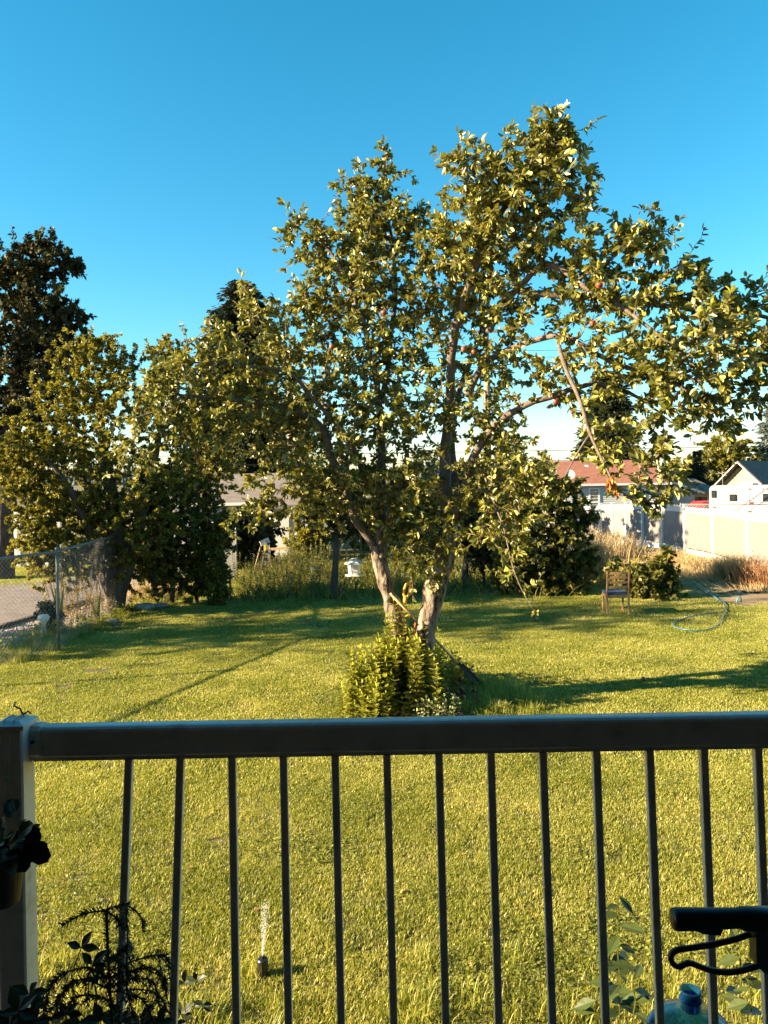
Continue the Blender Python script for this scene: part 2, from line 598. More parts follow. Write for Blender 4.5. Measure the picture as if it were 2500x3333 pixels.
xs = np.concatenate([np.linspace(-900, -60, 12), np.linspace(-50, 50, 60), np.linspace(60, 900, 12)])
ys = np.concatenate([np.linspace(-60, -4, 8), np.linspace(-2, 60, 70), np.linspace(64, 440, 50), np.linspace(480, 1600, 8)])
gv = [(x, y, gz(x, y) + (0.0 if y < 24 else 0.02 * math.sin(x * 1.3) * math.cos(y))) for y in ys for x in xs]
nx = len(xs)
gf = np.array([(j * nx + i, j * nx + i + 1, (j + 1) * nx + i + 1, (j + 1) * nx + i) for j in range(len(ys) - 1) for i in range(nx - 1)])
me = tri_mesh('ground', np.array(gv), gf, np.zeros(len(gv)))
tag(link('ground', me, m_soil, smooth=True), kind='structure')

def rising(name, poly_px, dz, m):
    pts = [G(*p) for p in poly_px]
    return sheet(name, [(p.x, p.y) for p in pts], dz, m)
road_poly = [G(-60, 2062), G(0, 2050), G(130, 2010), G(330, 1950), G(470, 1905), G(600, 1850)]
road_out = [(road_poly[-1].x + .2, 27.0), (-9.0, 27.0), (-9.6, 25.0), (-9.1, 22.6), (-10.3, 21.0), (-14, 20.5), (-22, 20.3), (-22, 12.5), (-9.5, 12.5)]
sheet('road', [(p.x, p.y) for p in road_poly] + road_out, .010, m_asphalt)
kerb = MB()
for a, b in zip(road_poly[:-1], road_poly[1:]):
    kerb.bar((a.x, a.y, .03), (b.x, b.y, .03), .10, .12)
tag(kerb.build('road_kerb', M('kerb_tar', [(.03, .026, .024), (.06, .05, .045)], rough=.9)), kind='structure')
# bare dry ground on the right
dp = [G(2210, 1880), G(2330, 1862), G(2640, 1890), G(2640, 1985), G(2420, 1968), G(2230, 1935)]
sheet('bare_ground', [(p.x, p.y) for p in dp], .006, m_dirt)

# gravel strip between the garden and the road: loose stones
def stones(name, spots, size, m, kind='stuff'):
    V0 = np.array([[1, 0, 0], [-1, 0, 0], [0, 1, 0], [0, -1, 0], [0, 0, .7], [0, 0, -.7]], float)
    F0 = np.array([[0, 2, 4], [2, 1, 4], [1, 3, 4], [3, 0, 4], [2, 0, 5], [1, 2, 5], [3, 1, 5], [0, 3, 5]])
    n = len(spots)
    sc = size * rng.uniform(.5, 1.5, (n, 1, 3))
    a = rng.uniform(0, 6.28, n)
    V = V0[None] * sc
    c, s = np.cos(a)[:, None], np.sin(a)[:, None]
    V = np.stack([V[..., 0] * c - V[..., 1] * s, V[..., 0] * s + V[..., 1] * c, V[..., 2]], axis=-1)
    V = V + np.array(spots)[:, None, :]
    F = (F0[None] + (np.arange(n) * 6)[:, None, None]).reshape(-1, 3)
    o = link(name, tri_mesh(name, V.reshape(-1, 3), F, np.repeat(rng.random(n), 6)), m)
    return tag(o, kind=kind) if kind else o
gs = []
ga = [G(-60, 2160), G(130, 2085), G(330, 2035), G(480, 1960)]
gb = [G(-60, 2062), G(130, 2010), G(330, 1950), G(480, 1905)]
for _ in range(9000):
    i = rng.integers(0, 3); t = R(0, 1); s = R(0.03, 1)
    a = ga[i].lerp(ga[i + 1], t); b = gb[i].lerp(gb[i + 1], t)
    p = a.lerp(b, s)
    gs.append((p.x, p.y, R(0, .02)))
stones('gravel', gs, .022, m_grad)

# ------------------------------------------------------------------ grass: patches of blades laid over the lawn
def patch(name, size, n, h, w, seg, hv=.5):
    x = rng.uniform(-size / 2, size / 2, n); y = rng.uniform(-size / 2, size / 2, n)
    clump = .72 + .56 * (np.sin(x * 17 + 1) * np.cos(y * 15) * .5 + .5)
    H = h * rng.uniform(1 - hv, 1 + hv, n) * clump
    a = rng.uniform(0, 2 * np.pi, n)
    lean = rng.uniform(.1, .95, n)
    ld = np.stack([np.cos(a), np.sin(a)], 1)
    side = np.stack([-np.sin(a), np.cos(a)], 1)
    Wd = w * rng.uniform(.6, 1.3, n)
    tone = np.clip(rng.normal(.42, .27, n) + (rng.random(n) < .07) * .5, 0, 1)
    base = np.stack([x, y], 1)
    def pt(t, wk):
        xy = base + ld * (lean * t ** 1.7 * H)[:, None] + side * (Wd * wk)[:, None]
        z = H * (t - .28 * lean * t * t)
        return np.column_stack([xy, z])
    if seg == 2:
        V = np.stack([pt(0, -.5), pt(0, .5), pt(.55, .42), pt(.55, -.42), pt(1, 0)], 1)
        f = np.array([[0, 1, 2], [0, 2, 3], [3, 2, 4]]); k = 5
    else:
        V = np.stack([pt(0, -.5), pt(0, .5), pt(1, 0)], 1)
        f = np.array([[0, 1, 2]]); k = 3
    F = (f[None] + (np.arange(n) * k)[:, None, None]).reshape(-1, 3)
    tt = np.repeat(tone, k)
    return tri_mesh(name, V.reshape(-1, 3), F, tt)

def instancer(name, pts, meshes, m, smin=.8, smax=1.25):
    """one object of points; each point carries a turned, scaled copy of one of the patch meshes"""
    srcs = []
    for k, me in enumerate(meshes):
        me.materials.append(m)
        srcs.append(bpy.data.objects.new(name + '_patch', me))
    pm = bpy.data.meshes.new(name)
    pm.from_pydata([tuple(p) for p in pts], [], [])
    o = bpy.data.objects.new(name, pm)
    COL.objects.link(o)
    ng = bpy.data.node_groups.new(name, 'GeometryNodeTree')
    ng.interface.new_socket('Geometry', in_out='INPUT', socket_type='NodeSocketGeometry')
    ng.interface.new_socket('Geometry', in_out='OUTPUT', socket_type='NodeSocketGeometry')
    N, L = ng.nodes, ng.links
    gi, go = N.new('NodeGroupInput'), N.new('NodeGroupOutput')
    gin = N.new('GeometryNodeGeometryToInstance')
    for s in srcs:
        oi = N.new('GeometryNodeObjectInfo')
        oi.inputs['Object'].default_value = s
        L.new(oi.outputs['Geometry'], gin.inputs[0])
    ip = N.new('GeometryNodeInstanceOnPoints')
    ip.inputs['Pick Instance'].default_value = True
    rr = N.new('FunctionNodeRandomValue'); rr.data_type = 'FLOAT_VECTOR'
    rr.inputs[0].default_value = (0, 0, 0); rr.inputs[1].default_value = (0, 0, 6.283)
    rs = N.new('FunctionNodeRandomValue'); rs.data_type = 'FLOAT'
    rs.inputs[2].default_value = smin; rs.inputs[3].default_value = smax
    ri = N.new('FunctionNodeRandomValue'); ri.data_type = 'INT'
    ri.inputs[4].default_value = 0; ri.inputs[5].default_value = len(srcs) - 1
    L.new(gi.outputs[0], ip.inputs['Points'])
    L.new(gin.outputs[0], ip.inputs['Instance'])
    L.new(ri.outputs[2], ip.inputs['Instance Index'])
    L.new(rr.outputs[0], ip.inputs['Rotation'])
    L.new(rs.outputs[1], ip.inputs['Scale'])
    L.new(ip.outputs[0], go.inputs[0])
    md = o.modifiers.new('patches', 'NODES')
    md.node_group = ng
    return tag(o, kind='stuff')

def in_poly(x, y, poly):
    c = False
    j = len(poly) - 1
    for i in range(len(poly)):
        xi, yi = poly[i]; xj, yj = poly[j]
        if (yi > y) != (yj > y) and x < (xj - xi) * (y - yi) / (yj - yi) + xi:
            c = not c
        j = i
    return c
# left edge of the lawn follows the planted bed
edge = [G(-200, 2190), G(0, 2112), G(130, 2080), G(250, 2062), G(420, 2000), G(520, 1975), G(560, 1905), G(700, 1905)]
lawn = [(p.x, p.y) for p in edge] + [(-5.0, 21), (-5, 24.5), (12, 24.5), (14, 17), (14, 2), (-8, 2)]
bare = [(p.x, p.y) for p in dp]
def lay(y0, y1, step, marg=.6):
    out = []
    y = y0
    while y < y1:
        w = .53 * y + marg
        x = -w
        while x < w:
            px, py = x + R(-.2, .2) * step, y + R(-.2, .2) * step
            if in_poly(px, py, lawn) and not in_poly(px, py, bare):
                out.append((px, py, gz(px, py)))
            x += step
        y += step
    return out
nearp = [patch('grass_patch', .6, 5600, .021, .0036, 2) for _ in range(3)]
midp = [patch('grass_patch', 1.1, 9500, .022, .0055, 2) for _ in range(2)]
farp = [patch('grass_patch', 1.8, 12000, .024, .010, 1) for _ in range(2)]
instancer('lawn_grass', lay(3.2, 7.2, .46), nearp, m_grass)
instancer('lawn_grass', lay(7.2, 13.2, .85), midp, m_grass)
instancer('lawn_grass', lay(13.2, 25, 1.35), farp, m_grass)
# longer tufts along the foot of the deck and round the apple tree
tuft = [patch('grass_tuft', .22, 110, .09, .0045, 2) for _ in range(3)]
tp = [(R(-2.6, 2.8), R(3.5, 4.3), 0) for _ in range(45)]
tp += [(0.45 + R(-.7, 1.3), R(8.6, 10.0), 0) for _ in range(110)]
for _ in range(130):
    p = ga[0].lerp(ga[3], R(0, 1)); tp.append((p.x + R(-.1, .5), p.y + R(-.3, .3), 0))
instancer('long_grass', tp, tuft, m_grass)
# clover patches and a few dead leaves in the lawn
def clover(name, size, n):
    x, y = rng.uniform(-size / 2, size / 2, n), rng.uniform(-size / 2, size / 2, n)
    B = np.column_stack([x, y, rng.uniform(.012, .032, n)])
    a = rng.uniform(0, 6.28, n)
    V, F, t = leaf_arrays((LEAF4[0] * [1.8, 1, .6], LEAF4[1]), B, np.column_stack([np.cos(a), np.sin(a), rng.uniform(-.2, .3, n)]), rng.normal(size=(n, 3)) * .35 + [0, 0, 1], rng.uniform(.012, .022, n), rng.random(n))
    return tri_mesh(name, V, F, t)
cp0 = [(R(1.5, 7), R(12.5, 17)) for _ in range(26)] + [(R(-2.4, 2.6), R(3.6, 7)) for _ in range(20)] + [(R(-4, 4), R(7, 13)) for _ in range(20)]
instancer('clover', [(x + R(-.3, .3), y + R(-.3, .3), 0) for x, y in cp0 for _ in range(3)], [clover('clover_patch', .45, 260) for _ in range(2)], leafmat('clover_leaf', [(.10, .125, .015), (.20, .225, .035), (.32, .32, .08)], trans=.35), .5, 1.1)
n = 240
yy = rng.uniform(3.6, 17, n); xx = rng.uniform(-.5, .5, n) * yy
V, F, t = leaf_arrays(LEAF4, np.column_stack([xx, yy, rng.uniform(.012, .028, n)]), rng.normal(size=(n, 3)) * [1, 1, .3], rng.normal(size=(n, 3)) * .3 + [0, 0, 1], rng.uniform(.025, .055, n), rng.random(n))
tag(link('fallen_leaves', tri_mesh('fallen_leaves', V, F, t), leafmat('litter_leaf', [(.10, .04, .02), (.30, .18, .06), (.45, .36, .12)], trans=.2)), kind='stuff')
# verge beyond the road
tp = [(R(-16, -9.8), R(21.3, 24.4), 0) for _ in range(60)]
instancer('verge_grass', tp, farp, m_grass)

# ------------------------------------------------------------------ porch round the camera, unseen; side walls and roof added to shade the railing
ph = thing('porch', 'unseen house porch with deck boards around the viewpoint, side walls and low roof added to shade the railing', 'porch', (-.5, -1.0, 0))
b = MB()
b.box((-5.0, -1.4, 2.0), (.16, 4.9, 4.0))
b.build('shade_side_wall', m_porch, ph)
b = MB(); b.box((.75, -2.6, 2.0), (11.4, .16, 4.0)); b.build('back_wall', m_porch, ph)
b = MB(); b.box((6.6, -1.1, 2.0), (.16, 5.3, 4.0)); b.build('shade_side_wall', m_porch, ph)
b = MB(); b.box((.75, -.51, 3.93), (11.8, 4.28, .14)); b.build('shade_roof', m_porch, ph)
for k in range(28):
    b = MB(); b.box((.75, -2.45 + k * .152, 1.13), (11.4, .14, .035)); b.build('deck_board', m_deck, ph)

# ------------------------------------------------------------------ railing
RD = 1.75
rl = thing('deck_railing', 'grey painted metal deck railing with flat top rail and slim square balusters', 'railing', (0, RD, 1.15))
zt = G(0, 0) and (2.7 - .556)
x0, x1 = W(100, 2450, RD).x, 2.9
mb = MB()
# rounded top-rail section swept along x (outline in y,z)
prof = []
hw, hh, r = .0, .065, .012
for (cy, cz, a0) in ((.033, zt - r, 0), (.012, zt - r, 90), (.003 + r * .4, zt - hh, 180), (.042, zt - hh, 270)):
    for k in range(4):
        a = math.radians(a0 + 30 * k)
        rr = r if a0 < 180 else r * .4
        prof.append((RD + cy + rr * math.cos(a), cz + rr * math.sin(a)))
mb.prism(prof, x0, x1, 0)
mb.build('top_rail', m_rail, rl)
MB().box(((x0 + x1) / 2, RD + .023, zt - .0745), (x1 - x0, .026, .011)).build('lower_lip', m_rail, rl)
MB().box(((x0 + x1) / 2, RD + .023, 1.24), (x1 - x0, .03, .035), bev=.003).build('bottom_rail', m_rail, rl)
# sleeve that joins the rail to the post
sl_ = MB().box(((W(78, 2400, RD).x + W(138, 2400, RD).x) / 2, RD + .0225, zt - .0335), (W(138, 2400, RD).x - W(80, 2400, RD).x, .050, .0715), bev=.008)
sl_.build('rail_sleeve', m_rail, rl)
MB().lathe([(.0, 0), (.004, 0), (.004, .002), (0, .003)], W(107, 2415, RD - .003), 10, rot=Matrix.Rotation(math.radians(90), 3, 'X')).build('screw', m_iron, rl)
bal = [(422, 390), (589, 564), (756, 770), (923, 940), (1091, 1111), (1259, 1282), (1428, 1451), (1597, 1623), (1766, 1798), (1940, 1971), (2113, 2148), (2289, 2323), (2465, 2500)]
for tx, bx in bal + [(2640, 2680), (2815, 2860), (5 - 20, 5 - 20)]:
    D = RD + .014
    A = W(tx, 2452, D)
    B = W(bx, 3333, D)
    if tx < 0:
        continue
    dirv = (B - A) / (A.z - B.z)
    B2 = A + dirv * (A.z - 1.255)
    A = A - dirv * (zt - .078 - A.z)
    MB().bar(A, B2, .0175, .0175, up=(0, 1, 0), bev=.0015).build('baluster', m_rail, rl)
# corner post with pyramid cap
pc = W(40, 2600, 1.72)
pw = .062
post = thing('railing_post', 'square grey railing post with twine tied over its flat cap', 'post', (pc.x - .004, 1.745, 1.15))
PX = pc.x - .004
MB().box((PX, 1.745, (1.15 + zt + .008) / 2), (pw, pw, zt + .008 - 1.15), bev=.004).build('shaft', m_rail, post)
cap = MB()
cz = zt + .008
cap.add([(PX - .037, 1.708, cz), (PX + .037, 1.708, cz), (PX + .037, 1.782, cz), (PX - .037, 1.782, cz),
         (PX - .037, 1.708, cz + .009), (PX + .037, 1.708, cz + .009), (PX + .037, 1.782, cz + .009), (PX - .037, 1.782, cz + .009),
         (PX - .02, 1.725, cz + .017), (PX + .02, 1.725, cz + .017), (PX + .02, 1.765, cz + .017), (PX - .02, 1.765, cz + .017)],
        [(3, 2, 1, 0), (0, 1, 5, 4), (1, 2, 6, 5), (2, 3, 7, 6), (3, 0, 4, 7), (4, 5, 9, 8), (5, 6, 10, 9), (6, 7, 11, 10), (7, 4, 8, 11), (8, 9, 10, 11)])
cap.build('cap', m_rail, post)
# side rail running out of the frame to the left
sr = thing('side_railing', 'grey side railing beyond the corner post at the left edge', 'railing', (PX - .2, 1.8, 1.15))
MB().box((PX - .9, 1.765, zt - .033), (1.72, .045, .065), bev=.006).build('top_rail', m_rail, sr)
for k in range(9):
    MB().box((PX - .105 - k * .118, 1.765, 1.66), (.0175, .0175, .82)).build('baluster', m_rail, sr)

# ------------------------------------------------------------------ twine and hanging pot on the post
tw = MB()
top = cz + .02
knot = W(22, 2533, 1.66)
pcx = knot.x
pot_c = W(8, 2850, 1.62)
for dx in (-.010, .012):
    tw.tube([(PX + dx, 1.79, top - .03), (PX + dx, 1.76, top), (PX + dx, 1.72, top), (PX + dx * .9, 1.703, cz - .01), knot], .0011, 5)
tw.tube([(PX + .012, 1.76, top), (PX + .004, 1.765, top + .012), (PX - .008, 1.76, top + .02), (PX - .006, 1.765, top + .028)], .0022, 5)
tw.tube([(PX + .012, 1.76, top), (PX + .022, 1.765, top + .006), (PX + .03, 1.76, top + .002)], .0022, 5)
tw.lathe([(0, -.004), (.004, 0), (0, .004)], knot, 8)
for a in (20, 140, 260):
    rim = Vector((pot_c.x + .045 * math.cos(math.radians(a)), pot_c.y + .045 * math.sin(math.radians(a)), pot_c.z + .052))
    tw.tube([knot, rim], .0010, 5)
tag(tw.build('hanging_twine', m_rope), 'thin jute twine looped over the railing post holding the small pot', 'twine')
fp = thing('hanging_flower_pot', 'small dark pot of round-leaved flowers hanging in front of the railing post', 'flower pot', pot_c - Vector((0, 0, .055)))
MB().lathe([(.0, -.055), (.034, -.055), (.047, .045), (.051, .045), (.051, .055), (.044, .055), (.040, .04), (.0, .035)], pot_c, 24).build('pot', M('olive_pot', [(.03, .026, .008), (.05, .042, .012)], rough=.5), fp, True)
def petal_mesh(name, m, w=.9):
    k = 9
    vs = [(0, 0, 0)] + [(math.sin(math.pi * (i / (k - 1)) * 2 - math.pi) * .5 * w, .5 - .5 * math.cos(math.pi * 2 * i / (k - 1)), .10 * math.sin(i * 1.3)) for i in range(1, k - 1)]
    vs.append((0, .5, -.08))
    n = len(vs) - 1
    fs = [(n, i, (i + 1) % n) for i in range(n)]
    me = bpy.data.meshes.new(name)
    me.from_pydata(vs, [], fs)
    at = me.attributes.new('tone', 'FLOAT', 'POINT')
    at.data.foreach_set('value', np.full(len(vs), .4, dtype=np.float32))
    me.materials.append(m)
    return me
m_petal = leafmat('dark_petal', [(.010, .004, .006), (.02, .007, .010)], trans=.05)
pm = petal_mesh('petal', m_petal)
lm = petal_mesh('leaf', m_silh, .75)
def place(me, name, loc, d, n, s, parent=None):
    d = Vector(d).normalized()
    n = Vector(n); n = (n - d * n.dot(d)).normalized()
    x = d.cross(n)
    o = bpy.data.objects.new(name, me)
    COL.objects.link(o)
    m4 = Matrix((x, d, n)).transposed().to_4x4()
    if parent:
        o.parent = parent
        loc = Vector(loc) - ROOTLOC[parent.name]
    o.matrix_basis = Matrix.Translation(loc) @ m4 @ Matrix.Diagonal((s, s, s, 1))
    return o
for k in range(46):
    a = R(0, 6.28); e = R(-.3, 1.2)
    d = Vector((math.cos(a) * math.cos(e), math.sin(a) * math.cos(e), math.sin(e)))
    o = place(lm, 'leaf', pot_c + Vector((0, 0, .055)) + d * R(.01, .075), d + Vector((0, 0, R(-.4, .2))), (R(-.5, .5), R(-1, -.2), R(.3, 1)), R(.024, .040), fp)
stem_tip = W(112, 2752, 1.60)
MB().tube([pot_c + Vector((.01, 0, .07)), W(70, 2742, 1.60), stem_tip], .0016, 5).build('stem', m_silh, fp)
for dx, dy, s in ((-5, -55, .040), (38, 55, .045), (-20, 25, .036), (5, 40, .038), (25, 5, .028), (-25, -10, .026)):
    d = W(112 + dx, 2752 + dy, 1.60) - stem_tip
    place(pm, 'petal', stem_tip, d, (.1, -1, .2), s, fp)
for dx, dy, s in ((-20, 60, .05), (0, 20, .035), (-40, 30, .04)):
    d = W(80 + dx, 2770 + dy, 1.6) - W(80, 2770, 1.6)
    place(pm, 'petal', W(80, 2770, 1.6), d, (.1, -1, .2), s, fp)

# ------------------------------------------------------------------ drooping needle plant in front of the railing
def needle_branch(pts, nl=.012, per_m=1100):
    line = resample(pts, .006)
    seg = np.linalg.norm(np.diff(line, axis=0), axis=1)
    m = int(seg.sum() * per_m)
    k = rng.integers(0, len(seg), m)
    T = unit(np.diff(line, axis=0))[k]
    r = rng.normal(size=(m, 3)); r = unit(r - T * np.sum(r * T, axis=1, keepdims=True))
    return line, line[k] + T * 0, T * .7 + r, r[:, [1, 2, 0]], rng.uniform(.7, 1.25, m) * nl
npb = W(352, 3333, 1.45)
npl = thing('potted_norfolk_pine', 'dark potted pine with drooping bristly branches in front of the second baluster', 'potted plant', (npb.x, 1.45, 1.15))
MB().lathe([(0, 0), (.085, 0), (.11, .20), (.12, .20), (.12, .22), (.10, .22), (.095, .2), (0, .19)], (npb.x, 1.45, 1.15), 28).build('pot', m_pot, npl, True)
brs = [[(385, 3560), (365, 3333), (352, 3100), (346, 2962)],
       [(346, 2965), (300, 2968), (250, 2985), (195, 3018)], [(346, 2962), (385, 2948), (420, 2950), (458, 2985), (466, 3035)],
       [(346, 2965), (375, 2985), (398, 3020)], [(410, 2945), (415, 3050), (412, 3200), (440, 3333)],
       [(352, 3180), (280, 3150), (190, 3180), (150, 3260), (140, 3333)], [(352, 3180), (260, 3190), (200, 3240), (170, 3333)],
       [(360, 3160), (430, 3130), (500, 3110), (545, 3118), (550, 3160)], [(360, 3180), (430, 3160), (490, 3150), (530, 3180), (540, 3230)], [(355, 3220), (280, 3190), (220, 3210), (160, 3300)], [(365, 3130), (400, 3090), (430, 3080)], [(360, 3230), (450, 3220), (520, 3240), (545, 3300)], [(365, 3210), (440, 3185), (500, 3200), (520, 3280)],
       [(365, 3260), (300, 3240), (240, 3250), (200, 3320)], [(368, 3280), (420, 3240), (470, 3260), (500, 3333)],
       [(352, 3100), (330, 3150), (300, 3200)], [(352, 3120), (390, 3130), (420, 3170)]]
tb = MB(); arr = []
for i, br in enumerate(brs):
    pts = [W(x, y, 1.45 + (0 if i < 2 else R(-.04, .04)) * min(1, k)) for k, (x, y) in enumerate(br)]
    line, B, A, Nn, S = needle_branch(pts)
    tb.tube([tuple(p) for p in line[::2]], .0028 if i == 0 else .0016, 5)
    arr.append((B, A, Nn, S))
    if i > 4:
        for q in range(7, len(line) - 3, 7):   # hanging side twigs
            p = Vector(line[q]); d = Vector((R(-.03, .03), R(-.03, .03), -R(.02, .05)))
            l2, B, A, Nn, S = needle_branch([p, p + d * .6 + Vector((R(-.01, .01), 0, 0)), p + d], .010, 600)
            tb.tube([tuple(z) for z in l2], .0012, 3)
            arr.append((B, A, Nn, S))
tag(tb.build('branches', m_dark_bark, npl), kind='stuff')
B, A, Nn, S = (np.concatenate([a[i] for a in arr]) for i in range(4))
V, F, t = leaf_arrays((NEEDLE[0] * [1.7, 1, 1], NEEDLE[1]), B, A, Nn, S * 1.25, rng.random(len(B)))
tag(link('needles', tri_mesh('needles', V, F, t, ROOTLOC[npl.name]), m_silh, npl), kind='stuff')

# creeper below it: hand-shaped leaves at the bottom left corner
cr = thing('creeper_plant', 'dark creeper with hand-shaped leaves at the foot of the pine', 'plant', (W(200, 3333, 1.5).x, 1.5, 1.2))
sharp = bpy.data.meshes.new('leaf')
sv = [(0, 0, 0), (-.2, .3, .04), (.2, .3, .04), (-.26, .55, .03), (.26, .55, .03), (-.15, .8, 0), (.15, .8, 0), (0, 1.05, -.06), (0, .5, -.02)]
sharp.from_pydata(sv, [], [(0, 8, 1), (0, 2, 8), (1, 8, 3), (2, 4, 8), (3, 8, 5), (4, 6, 8), (5, 8, 7), (6, 7, 8)])
sharp.attributes.new('tone', 'FLOAT', 'POINT').data.foreach_set('value', np.full(9, .45, dtype=np.float32))
sharp.materials.append(m_silh)
hubs = [(60, 3290, 60), (95, 3235, 55), (30, 3340, 60), (110, 3330, 60), (215, 3300, 45), (260, 3340, 55), (330, 3320, 60), (300, 3140, 45), (265, 3085, 45), (390, 3310, 55), (455, 3330, 50), (590, 3300, 40), (150, 3350, 55), (520, 3330, 45), (600, 3200, 34), (640, 3190, 30), (660, 3270, 32), (560, 3340, 45)]
st = MB()
for hx, hy, s in hubs:
    D = R(1.42, 1.6) if hx < 540 else R(2.2, 2.6)
    c = W(hx, hy, D)
    s = s * D / 2500 * 1.15
    st.tube([W(hx + R(-40, 40), 3460, D), c + Vector((R(-.02, .02), 0, -.05)), c], .0014, 4)
    a0 = R(-30, 30)
    for k in range(5 if hy > 3200 else 3):
        a = math.radians(a0 + (k - (2 if hy > 3200 else 1)) * 52 + 90)
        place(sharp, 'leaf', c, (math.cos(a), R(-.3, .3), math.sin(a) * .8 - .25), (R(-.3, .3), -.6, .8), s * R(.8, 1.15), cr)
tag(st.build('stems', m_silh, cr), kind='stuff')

# tall stems between the right-hand balusters
sharp = sharp.copy(); sharp.materials.clear(); sharp.materials.append(leafmat('stem_leaf', [(.02, .03, .008), (.05, .07, .015), (.08, .1, .02)], trans=.12, back=1.1))
wd = thing('tall_garden_stems', 'leafy upright stems behind the balusters at lower right beside the blue bottle', 'plant', (W(2010, 3333, 3.1).x, 3.1, 0))
st = MB()
for sx, y0, y1, D in ((2015, 2915, 3333, 3.0), (1990, 3090, 3333, 3.1), (2065, 3150, 3333, 2.9), (2440, 3190, 3333, 2.7), (2410, 3080, 3333, 2.9), (1940, 3180, 3333, 3.2), (2090, 3250, 3333, 3.0)):
    p = [W(sx + R(-8, 8), y, D) for y in np.linspace(y0, 3333, 6)]
    foot = Vector((p[-1].x + R(-.05, .05), D + .05, 0))
    st.tube(p + [foot], .0025, 5)
    n = max(4, int((3333 - y0) / 32))
    for k in range(n):
        t = k / n
        c = W(sx, y0 + (3333 - y0) * t, D)
        a = R(0, 6.28)
        place(sharp, 'leaf', c, (math.cos(a), math.sin(a) * .5, R(-.5, .3)), (R(-.4, .4), -.4, 1), R(.06, .10), wd)
tag(st.build('stems', m_leafw, wd), kind='stuff')

# blue water bottle on a stand just beyond the railing
bt = W(2248, 3222, 2.37)
wb = thing('water_bottle', 'large blue plastic water bottle with open neck behind the railing, lower right', 'bottle', (bt.x, 2.37, bt.z - .49))
pr = [(0, -.49), (.125, -.49), (.135, -.47), (.135, -.16), (.132, -.13), (.11, -.10), (.06, -.078), (.034, -.066), (.030, -.05), (.029, -.008), (.031, -.006), (.031, 0), (.026, 0), (.025, -.06)]
MB().lathe(pr, bt, 40).build('bottle_body', m_bottle, wb, True)
MB().lathe([(.0315, 0), (.0345, .004), (.0315, .008)], bt - Vector((0, 0, .03)), 30).build('neck_ring', m_bottle, wb, True)
stz = bt.z - .49
sd = thing('plant_stand', 'low wooden slatted stand holding the blue bottle below the railing', 'stand', (bt.x, 2.37, 0))
for k in range(4):
    MB().box((bt.x - .15 + k * .1, 2.37, stz - .012), (.09, .4, .022)).build('slat', m_deck, sd)
for sx in (-1, 1):
    for sy in (-1, 1):
        MB().box((bt.x + sx * .17, 2.37 + sy * .16, (stz - .024) / 2), (.04, .04, stz - .026)).build('leg', m_deck, sd)

# walking-frame handle with looped brake lever, lower right corner
hg = thing('walker_handle', 'black rubber grip with a looped brake lever at the lower right edge', 'walker', (W(2520, 3050, 1.1).x, 1.1, 1.15))
D = 1.08
def P2(x, y, d=0):
    return W(x, y, D + d)
MB().tube([P2(2190, 2992), P2(2205, 2992), P2(2330, 2990), P2(2400, 2988), P2(2420, 2990), P2(2600, 2990)], [.0140, .0152, .0140, .0132, .0158, .0165], 20).build('grip', m_rubber, hg, True)
MB().tube([P2(2235, 3010), P2(2290, 3018), P2(2340, 3028), P2(2349, 3010)], [.004, .009, .007, .004], 10).build('finger_rest', m_rubber, hg, True)
lv = [P2(2440, 3040, .005), P2(2400, 3055), P2(2330, 3072), P2(2260, 3084), P2(2205, 3092), P2(2184, 3108), P2(2188, 3133), P2(2210, 3147), P2(2240, 3134), P2(2270, 3143), P2(2320, 3160), P2(2380, 3164), P2(2440, 3152), P2(2500, 3130)]
MB().tube([tuple(p) for p in resample(lv, .006)], .0042, 10).build('brake_lever', m_rubber, hg, True)
MB().box(P2(2510, 3065), (.052, .045, .078), bev=.012).build('bracket', m_rubber, hg)
MB().tube([P2(2540, 3080), Vector((P2(2540, 3080).x, 1.1, 1.16))], .0125, 14).build('frame_tube', m_iron, hg, True)

# ------------------------------------------------------------------ sprinkler
sp = G(856, 3180)
sk = thing('sprinkler_head', 'black pop-up sprinkler head standing in the grass, spraying water', 'sprinkler', (sp.x, sp.y, 0))
MB().lathe([(.0, .0), (.026, .0), (.026, .062), (.030, .062), (.030, .094), (.026, .1), (.018, .102), (0, .102)], sp, 24).build('riser', m_rubber, sk)
MB().lathe([(.0, .102), (.011, .102), (.010, .114), (0, .116)], sp, 14).build('nozzle', m_iron, sk)
V0 = np.array([[0, 0, 1], [.5, 0, 0], [-.25, .43, 0], [-.25, -.43, 0], [0, 0, -1]], float)
F0 = np.array([[0, 1, 2], [0, 2, 3], [0, 3, 1], [4, 2, 1], [4, 3, 2], [4, 1, 3]])
def drops(n, fn, size):
    Vv = []; 
    for _ in range(n):
        p, d = fn()
        q = Vector(d).to_track_quat('Z', 'Y').to_matrix()
        Vv.append((np.array(V0) * np.array([size, size, size * R(2, 7)]) * R(.5, 1.3)) @ np.array(q).T + np.array(p))
    V = np.vstack(Vv); F = (F0[None] + (np.arange(n) * 5)[:, None, None]).reshape(-1, 3)
    return V, F
def spray():
    t = R(0, 1) ** 1.5 * .11
    a = R(-.13, .02)
    far = t * 2.2
    d = Vector((a * 2.0 - .05, 1, .42))
    p = Vector((sp.x, sp.y, .113)) + Vector((a * far * .9 - .03 * far, far, .72 * far - .30 * far * far * .9)) 
    s = .003 + .16 * t
    return p + Vector((R(-s, s), R(-s, s), R(-s, s))), d
V, F = drops(1300, spray, .0010)
tag(link('water_spray', tri_mesh('water_spray', V, F, np.zeros(len(V))), m_water), kind='stuff')
# ------------------------------------------------------------------ plants: one builder for all leafy trees and bushes
def px_clump(px, py, D, rx, ry, rd, w=1.0):
    c = W(px, py, D)
    return (c, (rx * D / FPX, rd, ry * D / FPX), w)

